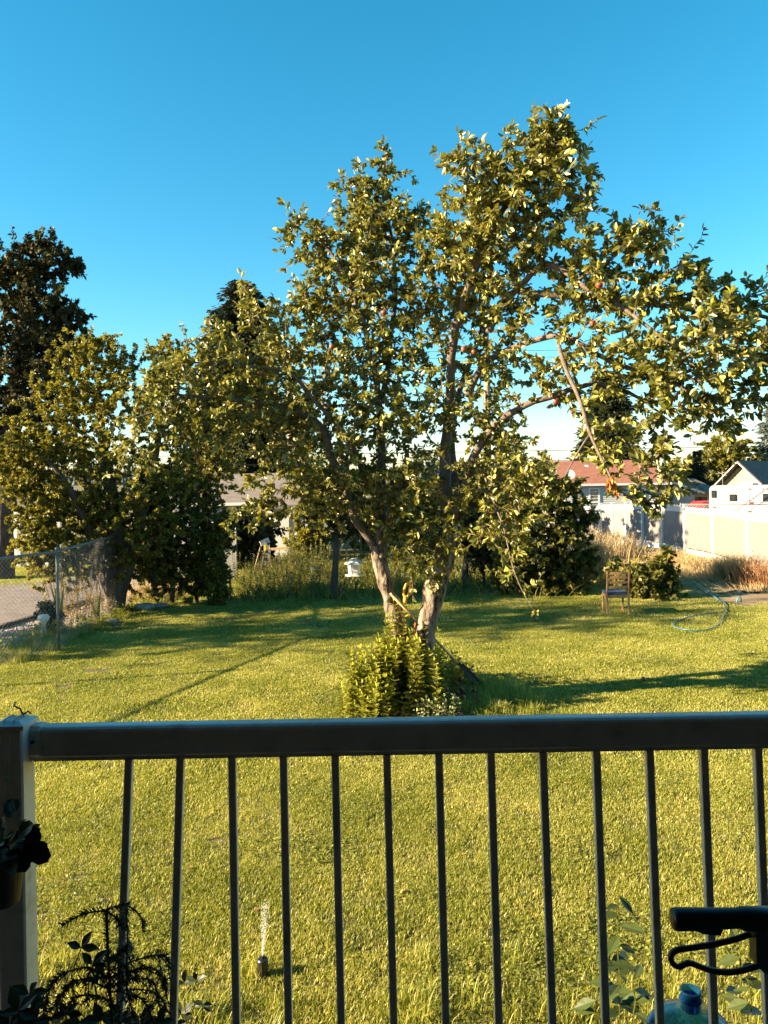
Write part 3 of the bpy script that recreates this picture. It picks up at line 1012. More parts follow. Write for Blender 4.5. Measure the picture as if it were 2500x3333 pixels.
def leafy(name, label, cat, base, trunks, clumps, ntips, leafm, barkm, size=.04, per_m=40, length=.4, tpl=LEAF4,
          group=None, r0=.0025, rmax=.04, trunk_sides=8, fall=.3, droop=0.0, step=.12, shell=.45, spread=.9, along=.5,
          upn=.7, minn=4, tips_extra=None, wob=.08, twigs=True, root=None, part='foliage', tonemean=.5):
    """trunks: list of (points, radii); clumps: see px_clump"""
    root = root or thing(name, label, cat, base, group)
    skel = []
    for k, (pts, rad) in enumerate(trunks):
        line = resample(pts, .10)
        rr = np.interp(np.linspace(0, 1, len(line)), np.linspace(0, 1, len(rad)), rad)
        mb = MB(); mb.tube([tuple(p) for p in line], list(rr), trunk_sides, wob=wob)
        mb.build('trunk' if k == 0 else 'limb', barkm, root, True)
        skel.append(line[max(0, len(line) // 5):])
    tips = sample_clumps(clumps, ntips, shell)
    mr = np.mean([c[1][0] for c in clumps])
    tips = tips + rng.normal(size=tips.shape) * mr * .22
    tips[rng.random(len(tips)) < .12] += [0, 0, mr * .35]
    if tips_extra is not None:
        tips = np.vstack([tips, tips_extra])
    lines, cnt, n0 = grow(skel, tips, droop=droop, step=step)
    if twigs:
        mb = MB(); twig_mesh(mb, lines, cnt, r0, rmax, 4)
        tag(mb.build('twigs', barkm, root), kind='stuff')
    B, A, Nn = leaf_points(lines, per_m, length, spread=spread, along=along, fall=fall, upn=upn, minn=minn)
    S = size * rng.uniform(.65, 1.25, len(B))
    t = np.clip(rng.normal(tonemean, .22, len(B)), 0, 1)
    V, F, tt = leaf_arrays(tpl, B, A, Nn, S, t)
    tag(link(part, tri_mesh(part, V, F, tt, ROOTLOC[root.name]), leafm, root), kind='stuff')
    return root, (B, A, Nn, S, t)

def conifer(name, label, base, h, rad, leafm, barkm, whorls=34, nb=9, droop=.35, needle=.16, per_m=60, tw=.0, cat='tree', group=None, gap=.25, lowest=.08, card=LEAF2, irregular=.25, cap=.0):
    root = thing(name, label, cat, base, group)
    base = Vector(base)
    mb = MB(); mb.tube([base, base + Vector((0, 0, h * .5)), base + Vector((0, 0, h))], [h * .018, h * .011, .01], 8)
    mb.build('trunk', barkm, root, True)
    brm = MB(); Bs, As, Ns = [], [], []
    for i in range(whorls):
        t = lowest + (1 - lowest) * (i / (whorls - 1)) ** .92
        z = h * t
        rr = rad * (1 - t) ** .75 * (1 - .35 * math.exp(-((t - lowest) / .06))) + cap
        for k in range(nb):
            if R(0, 1) < gap: continue
            a = R(0, 6.283); L = max(.12, rr * R(1 - irregular, 1 + irregular))
            d = Vector((math.cos(a), math.sin(a), 0))
            p0 = base + Vector((0, 0, z + R(-.1, .1)))
            p1 = p0 + d * L * .5 + Vector((0, 0, -.05 * L))
            p2 = p0 + d * L + Vector((0, 0, -droop * L + .08 * L))
            line = resample([p0, p1, p2], .15)
            brm.tube([tuple(q) for q in line[::3]] + [tuple(line[-1])], .012, 3, cap=False)
            m = int(L * per_m) + 3
            q = rng.random(m) ** .7
            ix = np.clip((q * (len(line) - 1)).astype(int), 0, len(line) - 1)
            side = rng.normal(size=(m, 3)) * np.array([1, 1, .35]) * (L * .16 + .03)
            Bs.append(line[ix] + side * .7)
            As.append(np.tile(np.array(d) * .8, (m, 1)) + side * 2 / max(L * .3, .1) * .3 + np.array([0, 0, -.25]))
            Ns.append(rng.normal(size=(m, 3)) * .5 + np.array([0, 0, 1]))
    tag(brm.build('branches', barkm, root), kind='stuff')
    B, A, Nn = np.vstack(Bs), np.vstack(As), np.vstack(Ns)
    V, F, tt = leaf_arrays(card, B, A, Nn, needle * rng.uniform(.6, 1.3, len(B)), np.clip(rng.normal(.45, .25, len(B)), 0, 1))
    tag(link('foliage', tri_mesh('foliage', V, F, tt, ROOTLOC[root.name]), leafm, root), kind='stuff')
    return root

# ------------------------------------------------------------------ far wooded ridge
V, F, T = [], [], []
n = 2600
px = rng.uniform(-420, 420, n); py = rng.uniform(330, 520, n)
hh = rng.uniform(2.5, 8, n) * rng.uniform(.7, 1.3, n) * (1 + .25 * np.sin(px * .03) + .15 * np.sin(px * .11))
Vl, Fl, Tl = [], [], []
k7 = 6
for i in range(n):
    zb = gz(px[i], py[i]) - .5 + (py[i] - 330) * .02
    for j in range(3):
        z0 = zb + hh[i] * (.1 + .27 * j); z1 = zb + hh[i] * (.55 + .225 * j); r = hh[i] * (.19 - .05 * j)
        o = len(Vl)
        a0 = R(0, 6)
        for k in range(k7):
            a = a0 + 2 * math.pi * k / k7
            rr = r * R(.7, 1.15)
            Vl.append((px[i] + rr * math.cos(a), py[i] + rr * math.sin(a), z0 - R(0, .4)))
        Vl.append((px[i], py[i], z1))
        for k in range(k7):
            Fl.append((o + k, o + (k + 1) % k7, o + k7))
        Tl += [R(.1, .9)] * (k7 + 1)
tag(link('far_woods', tri_mesh('far_woods', np.array(Vl), np.array(Fl), np.array(Tl)), m_hazed_far), kind='stuff')
mb = MB()
mb.add([(-600, 325, 1.0), (600, 325, 1.0), (600, 560, 6), (-600, 560, 6), (-600, 900, 5), (600, 900, 5)], [(0, 1, 2, 3), (3, 2, 5, 4)])
tag(mb.build('hill', m_far), kind='structure')

# ------------------------------------------------------------------ houses
def lap_wall(mb, a, b, z0, z1, pitch=.13, depth=.018, out=(0, -1, 0), top=None):
    """weatherboards from a to b; top(u) gives the height of the wall at share u"""
    a, b, out = Vector(a), Vector(b), Vector(out)
    n = int((z1 - z0) / pitch) + 1
    for i in range(n):
        za, zb = z0 + i * pitch, min(z0 + (i + 1) * pitch, z1)
        if zb - za < .005: continue
        ua, ub = 0.0, 1.0
        if top:
            us = [u / 60 for u in range(61) if top(u / 60) >= zb]
            if len(us) < 2: continue
            ua, ub = us[0], us[-1]
        p, q = a.lerp(b, ua), a.lerp(b, ub)
        o = out * depth
        mb.add([(p.x + o.x, p.y + o.y, za), (q.x + o.x, q.y + o.y, za), (q.x, q.y, zb), (p.x, p.y, zb), (p.x, p.y, za), (q.x, q.y, za)],
               [(0, 1, 2, 3), (4, 5, 1, 0)])

def window(root, c, w, h, face='y', cross=(0, 1), fr=.07, m=None, awning=False):
    """window on a wall that looks to -y; frame with pane and sash bars"""
    f = MB()
    x, y, z = c
    f.box((x - w / 2, y - .03, z), (fr, .07, h + fr)).box((x + w / 2, y - .03, z), (fr, .07, h + fr))
    f.box((x, y - .03, z + h / 2), (w - fr - .004, .066, fr)).box((x, y - .035, z - h / 2), (w - fr - .004, .08, fr))
    for k in range(cross[1]):
        f.box((x, y - .025, z - h / 2 + h * (k + 1) / (cross[1] + 1)), (w - fr - .004, .05, .045))
    for k in range(cross[0]):
        f.box((x - w / 2 + w * (k + 1) / (cross[0] + 1), y - .028, z), (.04, .045, h - fr - .004))
    o = f.build('window', m or m_trim, root)
    MB().box((x, y - .008, z), (w - .02, .014, h - .02)).build('pane', m_pane, o)
    return o

def gable_roof(root, x0, x1, y0, y1, ze, zr, m, along='x', over=.35, name='roof', th=.14):
    mb = MB()
    if along == 'x':
        ym = (y0 + y1) / 2
        s = (zr - ze) / (ym - y0)
        pr = [(y0 - over, ze - over * s), (ym, zr), (y1 + over, ze - over * s), (y1 + over, ze - over * s + th), (ym, zr + th), (y0 - over, ze - over * s + th)]
        mb.prism(pr, x0 - over, x1 + over, 0)
    else:
        xm = (x0 + x1) / 2
        s = (zr - ze) / (xm - x0)
        pr = [(x0 - over, ze - over * s), (xm, zr), (x1 + over, ze - over * s), (x1 + over, ze - over * s + th), (xm, zr + th), (x0 - over, ze - over * s + th)]
        mb.prism(pr, y0 - over, y1 + over, 1)
    return mb.build(name, m, root)

# red-roofed house
Dh = 58.0
a = W(1840, 1580, Dh); b_ = W(2166, 1572, Dh)
ze = 1.92
g0 = -1.0
hr = thing('red_roofed_house', 'white clapboard house with long reddish-brown roof beyond the vinyl fence', 'house', ((a.x + b_.x) / 2, Dh, g0))
mb = MB(); lap_wall(mb, (a.x, Dh, 0), (b_.x, Dh, 0), g0, ze, .15, .03)
mb.box(((a.x + b_.x) / 2, Dh + 4.1, (g0 + ze) / 2), (b_.x - a.x - .02, 8.0, ze - g0 - .02))
mb.build('wall', m_side_w, hr)
for xx in (a.x - .005, b_.x + .005):
    gb_ = MB()
    gb_.prism([(Dh, ze), (Dh + 8.2, ze), (Dh + 4.1, 3.55)], xx - .02, xx + .02, 0)
    gb_.build('gable', m_side_w, hr)
rf = gable_roof(hr, a.x, b_.x, Dh, Dh + 8.2, ze, 3.65, m_red_sh)
MB().box(((a.x + b_.x) / 2, Dh - .42, ze - .02), (b_.x - a.x + .7, .05, .17)).build('gutter', m_trim, hr)
MB().lathe([(0, 0), (.28, 0), (.28, .1), (.15, .22), (0, .22)], W(1910, 1523, Dh + 3.2), 12).build('roof_vent', m_trim, rf)
MB().lathe([(0, 0), (.2, 0), (.2, .1), (.1, .18), (0, .18)], W(2060, 1520, Dh + 3.4), 12).build('roof_vent', m_trim, rf)
dish = MB(); dish.lathe([(0, 0), (.2, .03), (.36, .1), (.37, .1), (.2, .02)], W(1855, 1545, Dh + .6), 16, rot=Matrix.Rotation(math.radians(70), 3, 'X'))
dish.build('satellite_dish', m_trim, hr)
for wx, wy, w, h in ((1934, 1612, .72, 1.05), (2083, 1612, .72, 1.0)):
    c = W(wx, wy, Dh)
    window(hr, (c.x, Dh - .01, c.z), w, h, cross=(0, 3 if wx < 2000 else 1), fr=.12)
c = W(2139, 1600, Dh)
MB().tube([(c.x, Dh - .35, g0), (c.x, Dh - .35, ze + 1.3)], .05, 8).build('downpipe', m_trim, hr)
MB().tube([(W(2053, 1600, Dh).x, Dh - .06, g0), (W(2053, 1600, Dh).x, Dh - .06, ze)], .03, 6).build('conduit', m_trim, hr)
MB().box((b_.x - .06, Dh - .04, (g0 + ze) / 2), (.14, .06, ze - g0)).build('corner_board', m_trim, hr)

# grey low house with porch
Dg = 62.0
a = W(2171, 1600, Dg); b_ = W(2330, 1595, Dg)
hg_ = thing('grey_low_house', 'low grey-roofed house with recessed doorway between the red roof and the camper', 'house', ((a.x + b_.x) / 2, Dg, -1))
mb = MB()
m1 = W(2230, 1600, Dg).x
zt1 = W(2180, 1610, Dg).z
lap_wall(mb, (a.x, Dg - 1.4, 0), (m1 + .2, Dg - 1.4, 0), -1, 1.9, .16, .03, top=lambda u: 1.95 - 1.0 * u)
mb.box(((a.x + m1) / 2 - .1, Dg - .6, -.1), (m1 - a.x - .3, 1.5, 1.7))
lap_wall(mb, (m1, Dg, 0), (b_.x, Dg, 0), -1, 1.15, .16, .03)
mb.box(((a.x + b_.x) / 2, Dg + 3, .05), (b_.x - a.x - .1, 5.9, 2.08))
mb.build('wall', m_side_b, hg_)
rm = MB()
rz0, rz1 = 1.12, 2.05
rm.add([(a.x - .1, Dg - 1.6, rz1 - .05), (m1 + .9, Dg - 1.6, rz0), (b_.x + .4, Dg - .4, rz0), (b_.x - .6, Dg + 3, rz1 + .15), (a.x + .8, Dg + 3, rz1 + .15), (a.x - .1, Dg + 3, rz1 + .1),
        (a.x - .1, Dg - 1.6, rz1 - .17), (m1 + .9, Dg - 1.6, rz0 - .12), (b_.x + .4, Dg - .4, rz0 - .12)],
       [(0, 1, 4, 5), (1, 2, 3, 4), (6, 7, 1, 0), (7, 8, 2, 1)])
rm.build('roof', m_grey_sh, hg_)
MB().bar((a.x - .1, Dg - 1.63, rz1 - .12), (m1 + .9, Dg - 1.63, rz0 - .07), .03, .16).build('fascia', m_trim, hg_)
c = W(2214, 1633, Dg)
dr = MB().box((c.x, Dg - .03, .02), (.92, .05, 2.0)).build('door', m_trim, hg_)
MB().box((c.x, Dg - .062, .25), (.66, .012, 1.2)).build('door_glass', m_pane, dr)
c = W(2272, 1620, Dg)
window(hg_, (c.x, Dg - .02, .28), 1.5, 1.0, cross=(0, 0), fr=.09)
for s in (-1, 1):
    MB().box((c.x + s * 1.05, Dg - .03, .28), (.42, .04, 1.05)).build('shutter', m_trim, hg_)
MB().box((W(2292, 1620, Dg).x, Dg - .9, .1), (.1, .1, 2.0)).build('porch_post', m_iron, hg_)

# yellow gabled house at the right edge
Dy = 56.0
l = W(2362, 1575, Dy).x; ap = W(2412, 1503, Dy); r_ = W(2480, 1560, Dy).x
hy = thing('yellow_gabled_house', 'pale yellow house with steep brown roof behind the camper at right edge', 'house', (ap.x, Dy, -1))
zr = ap.z - .1
half = 1.35
ze2 = W(2375, 1582, Dy).z + .35
mb = MB()
lap_wall(mb, (ap.x - half, Dy, 0), (ap.x + half, Dy, 0), -1, zr, .18, .03, top=lambda u: ze2 + (zr - ze2) * (1 - abs(u * 2 - 1)))
mb.box((ap.x, Dy + 4.6, (ze2 - 1) / 2), (half * 2 - .04, 9, ze2 + .98))
mb.build('wall', m_side_y, hy)
rf = MB()
ov = .35; s1 = (zr - ze2) / half
pl = [(ap.x - half - ov, ze2 - ov * s1), (ap.x, zr), (ap.x + (half + ov), zr - (half + ov) * s1), (ap.x + (half + ov), zr - (half + ov) * s1 + .16), (ap.x, zr + .18), (ap.x - half - ov, ze2 - ov * s1 + .16)]
rf.prism(pl, Dy - .5, Dy + 9.6, 1)
ro = rf.build('roof', m_brown_sh, hy)
bb = MB()
bb.bar((ap.x - half - ov, Dy - .53, ze2 - ov * s1 + .06), (ap.x, Dy - .53, zr + .08), .05, .26, up=(0, 1, 0))
bb.bar((ap.x, Dy - .53, zr + .08), (ap.x + (half + ov), Dy - .53, zr - (half + ov) * s1 + .06), .05, .26, up=(0, 1, 0))
bb.build('bargeboard', m_trim, hy)
window(hy, (ap.x + .75, Dy - .02, ze2 - .5), 1.1, .8, cross=(1, 0), fr=.09)
an = MB()
c = Vector((ap.x - 1.0, Dy - .8, ze2 + .4))
an.tube([(c.x, c.y, c.z - .7), (c.x, c.y, c.z + .35)], .015, 4)
an.bar((c.x - .5, c.y, c.z + .15), (c.x + .45, c.y, c.z + .3), .02).bar((c.x - .35, c.y, c.z + .3), (c.x + .3, c.y, c.z), .02)
an.build('aerial', m_steel, hy)
hy.rotation_euler.z = math.radians(-50)

# grey-roofed house on the left behind the trees
Dl = 36.0
a = W(560, 1642, Dl); b_ = W(1010, 1640, Dl)
hl = thing('slate_roofed_house', 'pale house with plain grey-brown shingle roof showing through the trees at left', 'house', ((a.x + b_.x) / 2, Dl, -.6))
ze = W(780, 1636, Dl).z
mb = MB(); lap_wall(mb, (a.x, Dl, 0), (b_.x, Dl, 0), -.7, ze, .15, .02)
mb.box(((a.x + b_.x) / 2, Dl + 3.6, (ze - .7) / 2), (b_.x - a.x - .04, 7, ze + .66))
mb.build('wall', m_side_b, hl)
rf = gable_roof(hl, a.x, b_.x, Dl, Dl + 7.2, ze, ze + 1.25, m_grey_sh, over=.3)
MB().box(((a.x + b_.x) / 2, Dl - .36, ze - .05), (b_.x - a.x + .6, .05, .14)).build('gutter', m_trim, hl)
c = W(799, 1592, Dl + 1.2)
MB().tube([c + Vector((0, 0, -.25)), c + Vector((0, 0, .16))], .045, 8).build('vent_pipe', m_iron, rf)
c = W(690, 1650, Dl)
window(hl, (W(700, 1680, Dl).x, Dl - .02, .75), 1.0, .9)
window(hl, (W(900, 1680, Dl).x, Dl - .02, .75), 1.0, .9)
# white shed wall behind the ladder
c = W(895, 1760, 27)
sh = thing('white_shed', 'small white shed glimpsed behind the dark ivy and the ladder', 'shed', (c.x, 27, -.05))
mb = MB(); lap_wall(mb, (c.x - .75, 27, 0), (c.x + .8, 27, 0), -.1, 1.75, .12, .015); mb.box((c.x + .02, 28.1, .8), (1.5, 2.1, 1.85)); mb.build('wall', m_stucco, sh)
gable_roof(sh, c.x - .75, c.x + .8, 27, 29.2, 1.75, 2.35, m_grey_sh, over=.15)
MB().box((c.x + .2, 26.97, .75), (.62, .04, 1.6)).build('door', m_trim, sh)

# ------------------------------------------------------------------ camper
Dc = 44.0
g1 = -1.0
x0 = W(2306, 1620, Dc).x; x1 = x0 + 7.5; zt2 = W(2400, 1580, Dc).z; zb = -.35
cp = thing('camper_trailer', 'white camping trailer with rounded corners and dark windows parked behind the fence', 'camper', (x0, Dc, g1))
out = []
r = .22
for (cx, cz, a0) in ((x1 - r, zt2 - r, 0), (x0 + r + .05, zt2 - r, 90), (x0 + r, zb + r, 180), (x1 - r, zb + r, 270)):
    for k in range(5):
        a = math.radians(a0 + 22.5 * k)
        out.append((cx + r * math.cos(a), cz + r * math.sin(a)))
body = MB()
body.prism(out, Dc, Dc + 2.3, 1)
body.build('body', m_rv, cp)
seam = W(2424, 1620, Dc).x
al = MB()
for k in range(15):
    z = zb + .25 + k * .12
    if z < zt2 - .12:
        al.prism([(Dc - .03, z), (Dc - .004, z - .055), (Dc - .004, z + .055)], seam, x1 - .1, 0)
tag(al.build('corrugated_side', m_alu, cp), kind='stuff')
MB().box((seam, Dc - .02, (zt2 + zb) / 2), (.05, .036, zt2 - zb - .3)).build('seam_strip', m_trim, cp)
def rwin(wx, wy, w, h):
    c = W(wx, wy, Dc)
    f = MB().box((c.x, Dc - .025, c.z), (w, .042, h), bev=.03).build('window', m_iron, cp)
    MB().box((c.x - w * .03, Dc - .05, c.z + h * .12), (w * .74, .012, h * .4)).build('pane', m_pane, f)
    MB().box((c.x - w * .03, Dc - .05, c.z - h * .28), (w * .74, .012, h * .26)).build('pane', m_pane, f)
rwin(2322, 1608, .26, .42); rwin(2379, 1619, .38, .38); rwin(2480, 1618, .54, .44)
for wx in (2464, 2478, 2485, 2492, 2428):
    c = W(wx, 1590, Dc)
    MB().box((c.x, Dc - .03, c.z), (.10, .03, .05)).build('marker_light', m_car, cp)
MB().box((W(2418, 1573, Dc).x, Dc + 1, zt2 + .08), (.7, .6, .16), bev=.03).build('roof_vent', m_rv, cp)
c = W(2432, 1636, Dc); MB().box((c.x, Dc - .03, c.z), (.18, .04, .14)).build('tail_light', m_car, cp)
for wx in (x0 + 2.8, x0 + 3.7):
    MB().lathe([(0, -.1), (.2, -.1), (.33, -.08), (.34, 0), (.33, .08), (.2, .1), (0, .1)], (wx, Dc + .15, g1 + .34), 20, rot=Matrix.Rotation(math.radians(90), 3, 'X')).build('wheel', m_rubber, cp, True)

cp.rotation_euler.z = math.radians(-24)
# red car
Dr = 48.0
c = W(2222, 1650, Dr) + Vector((2.05, 0, 0))
rc = thing('red_car', 'red parked car half hidden by the fence beside the camper', 'car', (c.x, Dr + .8, g1))
X, Z = c.x, g1
prof = [(-2.0, .35), (-2.05, .7), (-1.85, .92), (-1.2, 1.02), (-.75, 1.42), (.65, 1.46), (1.25, 1.05), (1.95, .95), (2.05, .6), (2.0, .35), (1.55, .32), (1.4, .6), (1.1, .62), (.95, .32), (-.95, .32), (-1.1, .62), (-1.4, .6), (-1.55, .32)]
zc = W(2260, 1632, Dr).z - (g1 + 1.46)
Z = g1 + max(zc, 0)
bd = MB(); bd.prism([(X + p, Z + q) for p, q in prof], Dr, Dr + 1.65, 1); bd.build('body', m_car, rc)
gl = MB()
gl.prism([(X - .72, Z + 1.02), (X - .52, Z + 1.34), (X - .05, Z + 1.36), (X - .05, Z + 1.02)], Dr - .012, Dr + .02, 1)
gl.build('window', m_pane, rc)
gl = MB(); gl.prism([(X + .05, Z + 1.02), (X + .05, Z + 1.36), (X + .55, Z + 1.36), (X + .98, Z + 1.04)], Dr - .012, Dr + .02, 1); gl.build('window', m_pane, rc)
gl = MB(); gl.box((X - 2.0, Dr + .25, Z + .72), (.12, .35, .14)); gl.build('headlight', m_trim, rc)
for wx in (-1.25, 1.25):
    MB().lathe([(0, -.1), (.2, -.1), (.31, -.08), (.32, 0), (.31, .08), (.2, .1), (0, .1)], (X + wx, Dr + .08, Z + .32), 20, rot=Matrix.Rotation(math.radians(90), 3, 'X')).build('wheel', m_rubber, rc, True)
if Z > g1 + .02:
    sheet('driveway', [(X - 14, Dr - 3), (X + 14, Dr - 3), (X + 14, Dr + 6), (X - 14, Dr + 6)], Z + .0, m_far)

# ------------------------------------------------------------------ utility poles and wires
def wire(name, label, pts, r=.012, sag=.3):
    a, b = Vector(pts[0]), Vector(pts[1])
    P = [a.lerp(b, t) - Vector((0, 0, sag * 4 * t * (1 - t))) for t in np.linspace(0, 1, 24)]
    return tag(MB().tube(P, r, 4).build(name, m_iron), label, 'cable', 'overhead cables crossing behind the apple tree')
Dp = 42.0
p1 = W(940, 1130, Dp); p2 = W(1582, 1060, Dp)
for nm, p, lab in (('utility_pole', p1, 'wooden utility pole with crossarm and transformer seen through the left leaves'), ('utility_pole', p2, 'bare wooden utility pole rising between the two apple trunks')):
    po = thing(nm, lab, 'utility pole', (p.x, Dp, -1), 'wooden utility poles')
    MB().tube([(p.x, Dp, -1), (p.x, Dp, p.z)], [.19, .14], 12).build('pole', m_pole, po, True)
    MB().box((p.x, Dp - .18, p.z - .35), (1.35 * 1.2, .1, .12)).build('crossarm', m_pole, po)
    for s in (-.7, -.3, .3, .7):
        MB().lathe([(0, 0), (.05, 0), (.06, .08), (.03, .16), (0, .18)], (p.x + s, Dp - .18, p.z - .285), 8).build('insulator', m_trim, po)
    if p is p1:
        c = W(966, 1290, Dp - .35)
        MB().lathe([(0, -.42), (.2, -.42), (.21, -.35), (.21, .35), (.16, .42), (0, .45)], c, 16).build('transformer', m_steel, po, True)
        MB().tube([(p.x, Dp - .1, c.z), c], .04, 6).build('bracket', m_steel, po)
        MB().tube([(p.x + .42, Dp - .2, -1), (p.x + .42, Dp - .2, W(960, 1470, Dp).z)], .03, 6).build('conduit', m_steel, po)
    else:
        MB().tube([(p.x - .22, Dp - .15, -1), (p.x - .22, Dp - .15, W(1570, 1270, Dp).z)], .03, 6).build('conduit', m_steel, po)
wl = [('upper power cable high behind the crown', 1150, 1128), ('second power cable just under the highest one', 1172, 1150), ('thin power cable crossing above the middle branches', 1210, 1176), ('low thin cable behind the drooping right branch', 1300, 1268),
      ('thick telephone cable over the red roof', 1490, 1447), ('lower telephone cable skimming the red roof', 1520, 1482)]
for i, (lab, ya, yb) in enumerate(wl):
    wire('cable', lab, (W(-300, ya, Dp + (0 if i < 4 else -.5)), W(2800, yb - 4, Dp + (0 if i < 4 else -.5))), .012 if i < 4 else .022, .15)
wire('cable', 'slack service cable running from the pole down to the grey roof', (W(940, 1400, Dp), W(690, 1545, Dl + .2)), .014, .1)

# ------------------------------------------------------------------ white and tan vinyl fence on the right
vf = thing('vinyl_fence', 'tall white-framed tan vinyl privacy fence along the right side of the garden', 'fence', (9, 22, 0))
# posts: photo x, distance
fp_ = [(1745, 31.6), (1800, 31.0), (1888, 30.4), (1956, 30.0), (1996, 29.5), (2041, 29.0), (2094, 28.2), (2158, 26.9), (2231, 25.2), (2323, 23.2), (2437, 20.5), (2640, 17.4)]
FP = []
for x, D in fp_:
    p = W(x, 1700, D)
    FP.append(Vector((p.x, D, 0)))
HT = 1.54
for i, p in enumerate(FP):
    zz = gz(p.x, p.y)
    f = MB(); f.box((p.x, p.y, zz + (HT + .10) / 2), (.127, .127, HT + .10), bev=.006)
    f.box((p.x, p.y, zz + HT + .115), (.15, .15, .03), bev=.008)
    f.build('post', m_vinyl, vf)
for i in range(len(FP) - 1):
    a, b = FP[i], FP[i + 1]
    d = (b - a).normalized()
    a2, b2 = a + d * .065, b - d * .065
    za, zb_ = gz(a.x, a.y), gz(b.x, b.y)
    MB().bar(a2 + Vector((0, 0, za + HT - .06)), b2 + Vector((0, 0, zb_ + HT - .06)), .05, .17).build('rail', m_vinyl, vf)
    MB().bar(a2 + Vector((0, 0, za + .13)), b2 + Vector((0, 0, zb_ + .13)), .05, .17).build('rail', m_vinyl, vf)
    n = max(4, int((b2 - a2).length / .155))
    pn = MB()
    for k in range(n):
        q0 = a2.lerp(b2, k / n); q1 = a2.lerp(b2, (k + 1) / n)
        e = (q1 - q0).normalized()
        zc_ = (za + zb_) / 2
        pn.bar(q0 + e * .004 + Vector((0, 0, zc_ + .83)), q1 - e * .004 + Vector((0, 0, zc_ + .83)), .024, HT - .38)
    pn.bar(a2 + Vector((0, 0, (za + zb_) / 2 + .83)), b2 + Vector((0, 0, (za + zb_) / 2 + .83)), .012, HT - .40)
    tag(pn.build('panel', m_tan, vf), kind='stuff')

# white fence far left across the road
lf = thing('white_vinyl_fence', 'white vinyl fence across the road at the left edge, behind the big tree trunk', 'fence', (-12, 25, 0))
q = [Vector((-18.5, 25.7, 0)), Vector((-16.1, 25.5, 0)), Vector((-13.7, 25.3, 0)), Vector((-11.95, 25.1, 0)), Vector((-10.6, 25.0, 0))]
for i, p in enumerate(q):
    f = MB(); f.box((p.x, p.y, .95), (.13, .13, 1.9), bev=.006); f.box((p.x, p.y, 1.915), (.16, .16, .03)); f.build('post', m_vinyl, lf)
    if i < len(q) - 1:
        a, b = p, q[i + 1]; d = (b - a).normalized() * .066
        MB().bar(a + d + Vector((0, 0, 1.72)), b - d + Vector((0, 0, 1.72)), .05, .17).build('rail', m_vinyl, lf)
        MB().bar(a + d + Vector((0, 0, .12)), b - d + Vector((0, 0, .12)), .05, .17).build('rail', m_vinyl, lf)
        MB().bar(a + d + Vector((0, 0, .92)), b - d + Vector((0, 0, .92)), .022, 1.42).build('panel', m_vinyl, lf)

# ------------------------------------------------------------------ chain-link fences
def chainlink(name, label, pts, h, cell=.075, wr=.0016, posts=True, rail=True, group=None, z0=.03, post_r=.024):
    root = thing(name, label, 'fence', pts[0], group)
    for i in range(len(pts) - 1):
        a, b = Vector(pts[i]), Vector(pts[i + 1])
        L = Vector((b.x - a.x, b.y - a.y, 0)).length
        d = (b - a) / L
        mb = MB()
        n = int((L + h) / cell)
        for k in range(n):
            for sgn in (1, -1):
                s0 = k * cell - h if sgn == 1 else k * cell
                # from (s0,0) rising to (s0+sgn*h, h); clip to 0..L
                s_a, s_b, ta, tb_ = s0, s0 + sgn * h, 0.0, 1.0
                lo, hi = min(s_a, s_b), max(s_a, s_b)
                if hi <= 0 or lo >= L: continue
                def tt(s): return (s - s_a) / (s_b - s_a)
                c = sorted([tt(0.0), tt(L)])
                ta, tb_ = max(0, c[0]), min(1, c[1])
                if tb_ - ta < .02: continue
                P0 = a + d * (s_a + (s_b - s_a) * ta) + Vector((0, 0, z0 + h * ta))
                P1 = a + d * (s_a + (s_b - s_a) * tb_) + Vector((0, 0, z0 + h * tb_))
                mb.tube([P0, P1], wr, 3, cap=False)
        tag(mb.build('wire_mesh', m_wire, root), kind='stuff')
        if rail:
            MB().tube([a + Vector((0, 0, h + z0 + .02)), b + Vector((0, 0, h + z0 + .02))], .021, 8).build('top_rail', m_steel, root, True)
    if posts:
        for p in pts:
            p = Vector(p)
            o = MB().tube([p, p + Vector((0, 0, h + z0 + .05))], post_r, 10).build('post', m_steel, root, True)
            MB().lathe([(0, 0), (.032, 0), (.030, .03), (0, .055)], p + Vector((0, 0, h + z0 + .05)), 10).build('post_cap', m_steel, o, True)
    return root
pc0 = W(187, 1900, 12.4); pc1 = W(527, 1870, 20.3)
def lx(D): return pc0.x + (pc1.x - pc0.x) * (D - 12.4) / (20.3 - 12.4)
chainlink('chain_link_fence', 'galvanised chain-link fence between the garden and the road at left', [(-7.6, 6.6, 0), (-6.3, 10.0, 0), (pc0.x, 12.4, 0), (lx(16.3), 16.3, 0), (pc1.x, 20.3, 0), (lx(24), 24, 0)], 1.55)
gp = [W(728, 1880, 19.0), W(771, 1880, 21.5), W(860, 1880, 23.5)]
chainlink('garden_chain_link', 'short rusty chain-link stretch beside the ivy column at left of centre', [(p.x, p.y, 0) for p in gp[:2]], 1.25, wr=.003)
a = W(1960, 1700, 42); b = W(2500, 1700, 38)
chainlink('far_chain_link', 'chain-link fence in front of the camper and red car beyond the vinyl fence', [(a.x, 42, -1), ((a.x + b.x) / 2, 40, -1), (b.x, 38, -1), (b.x + 6, 36, -1)], 2.0, cell=.14, wr=.006, post_r=.04)
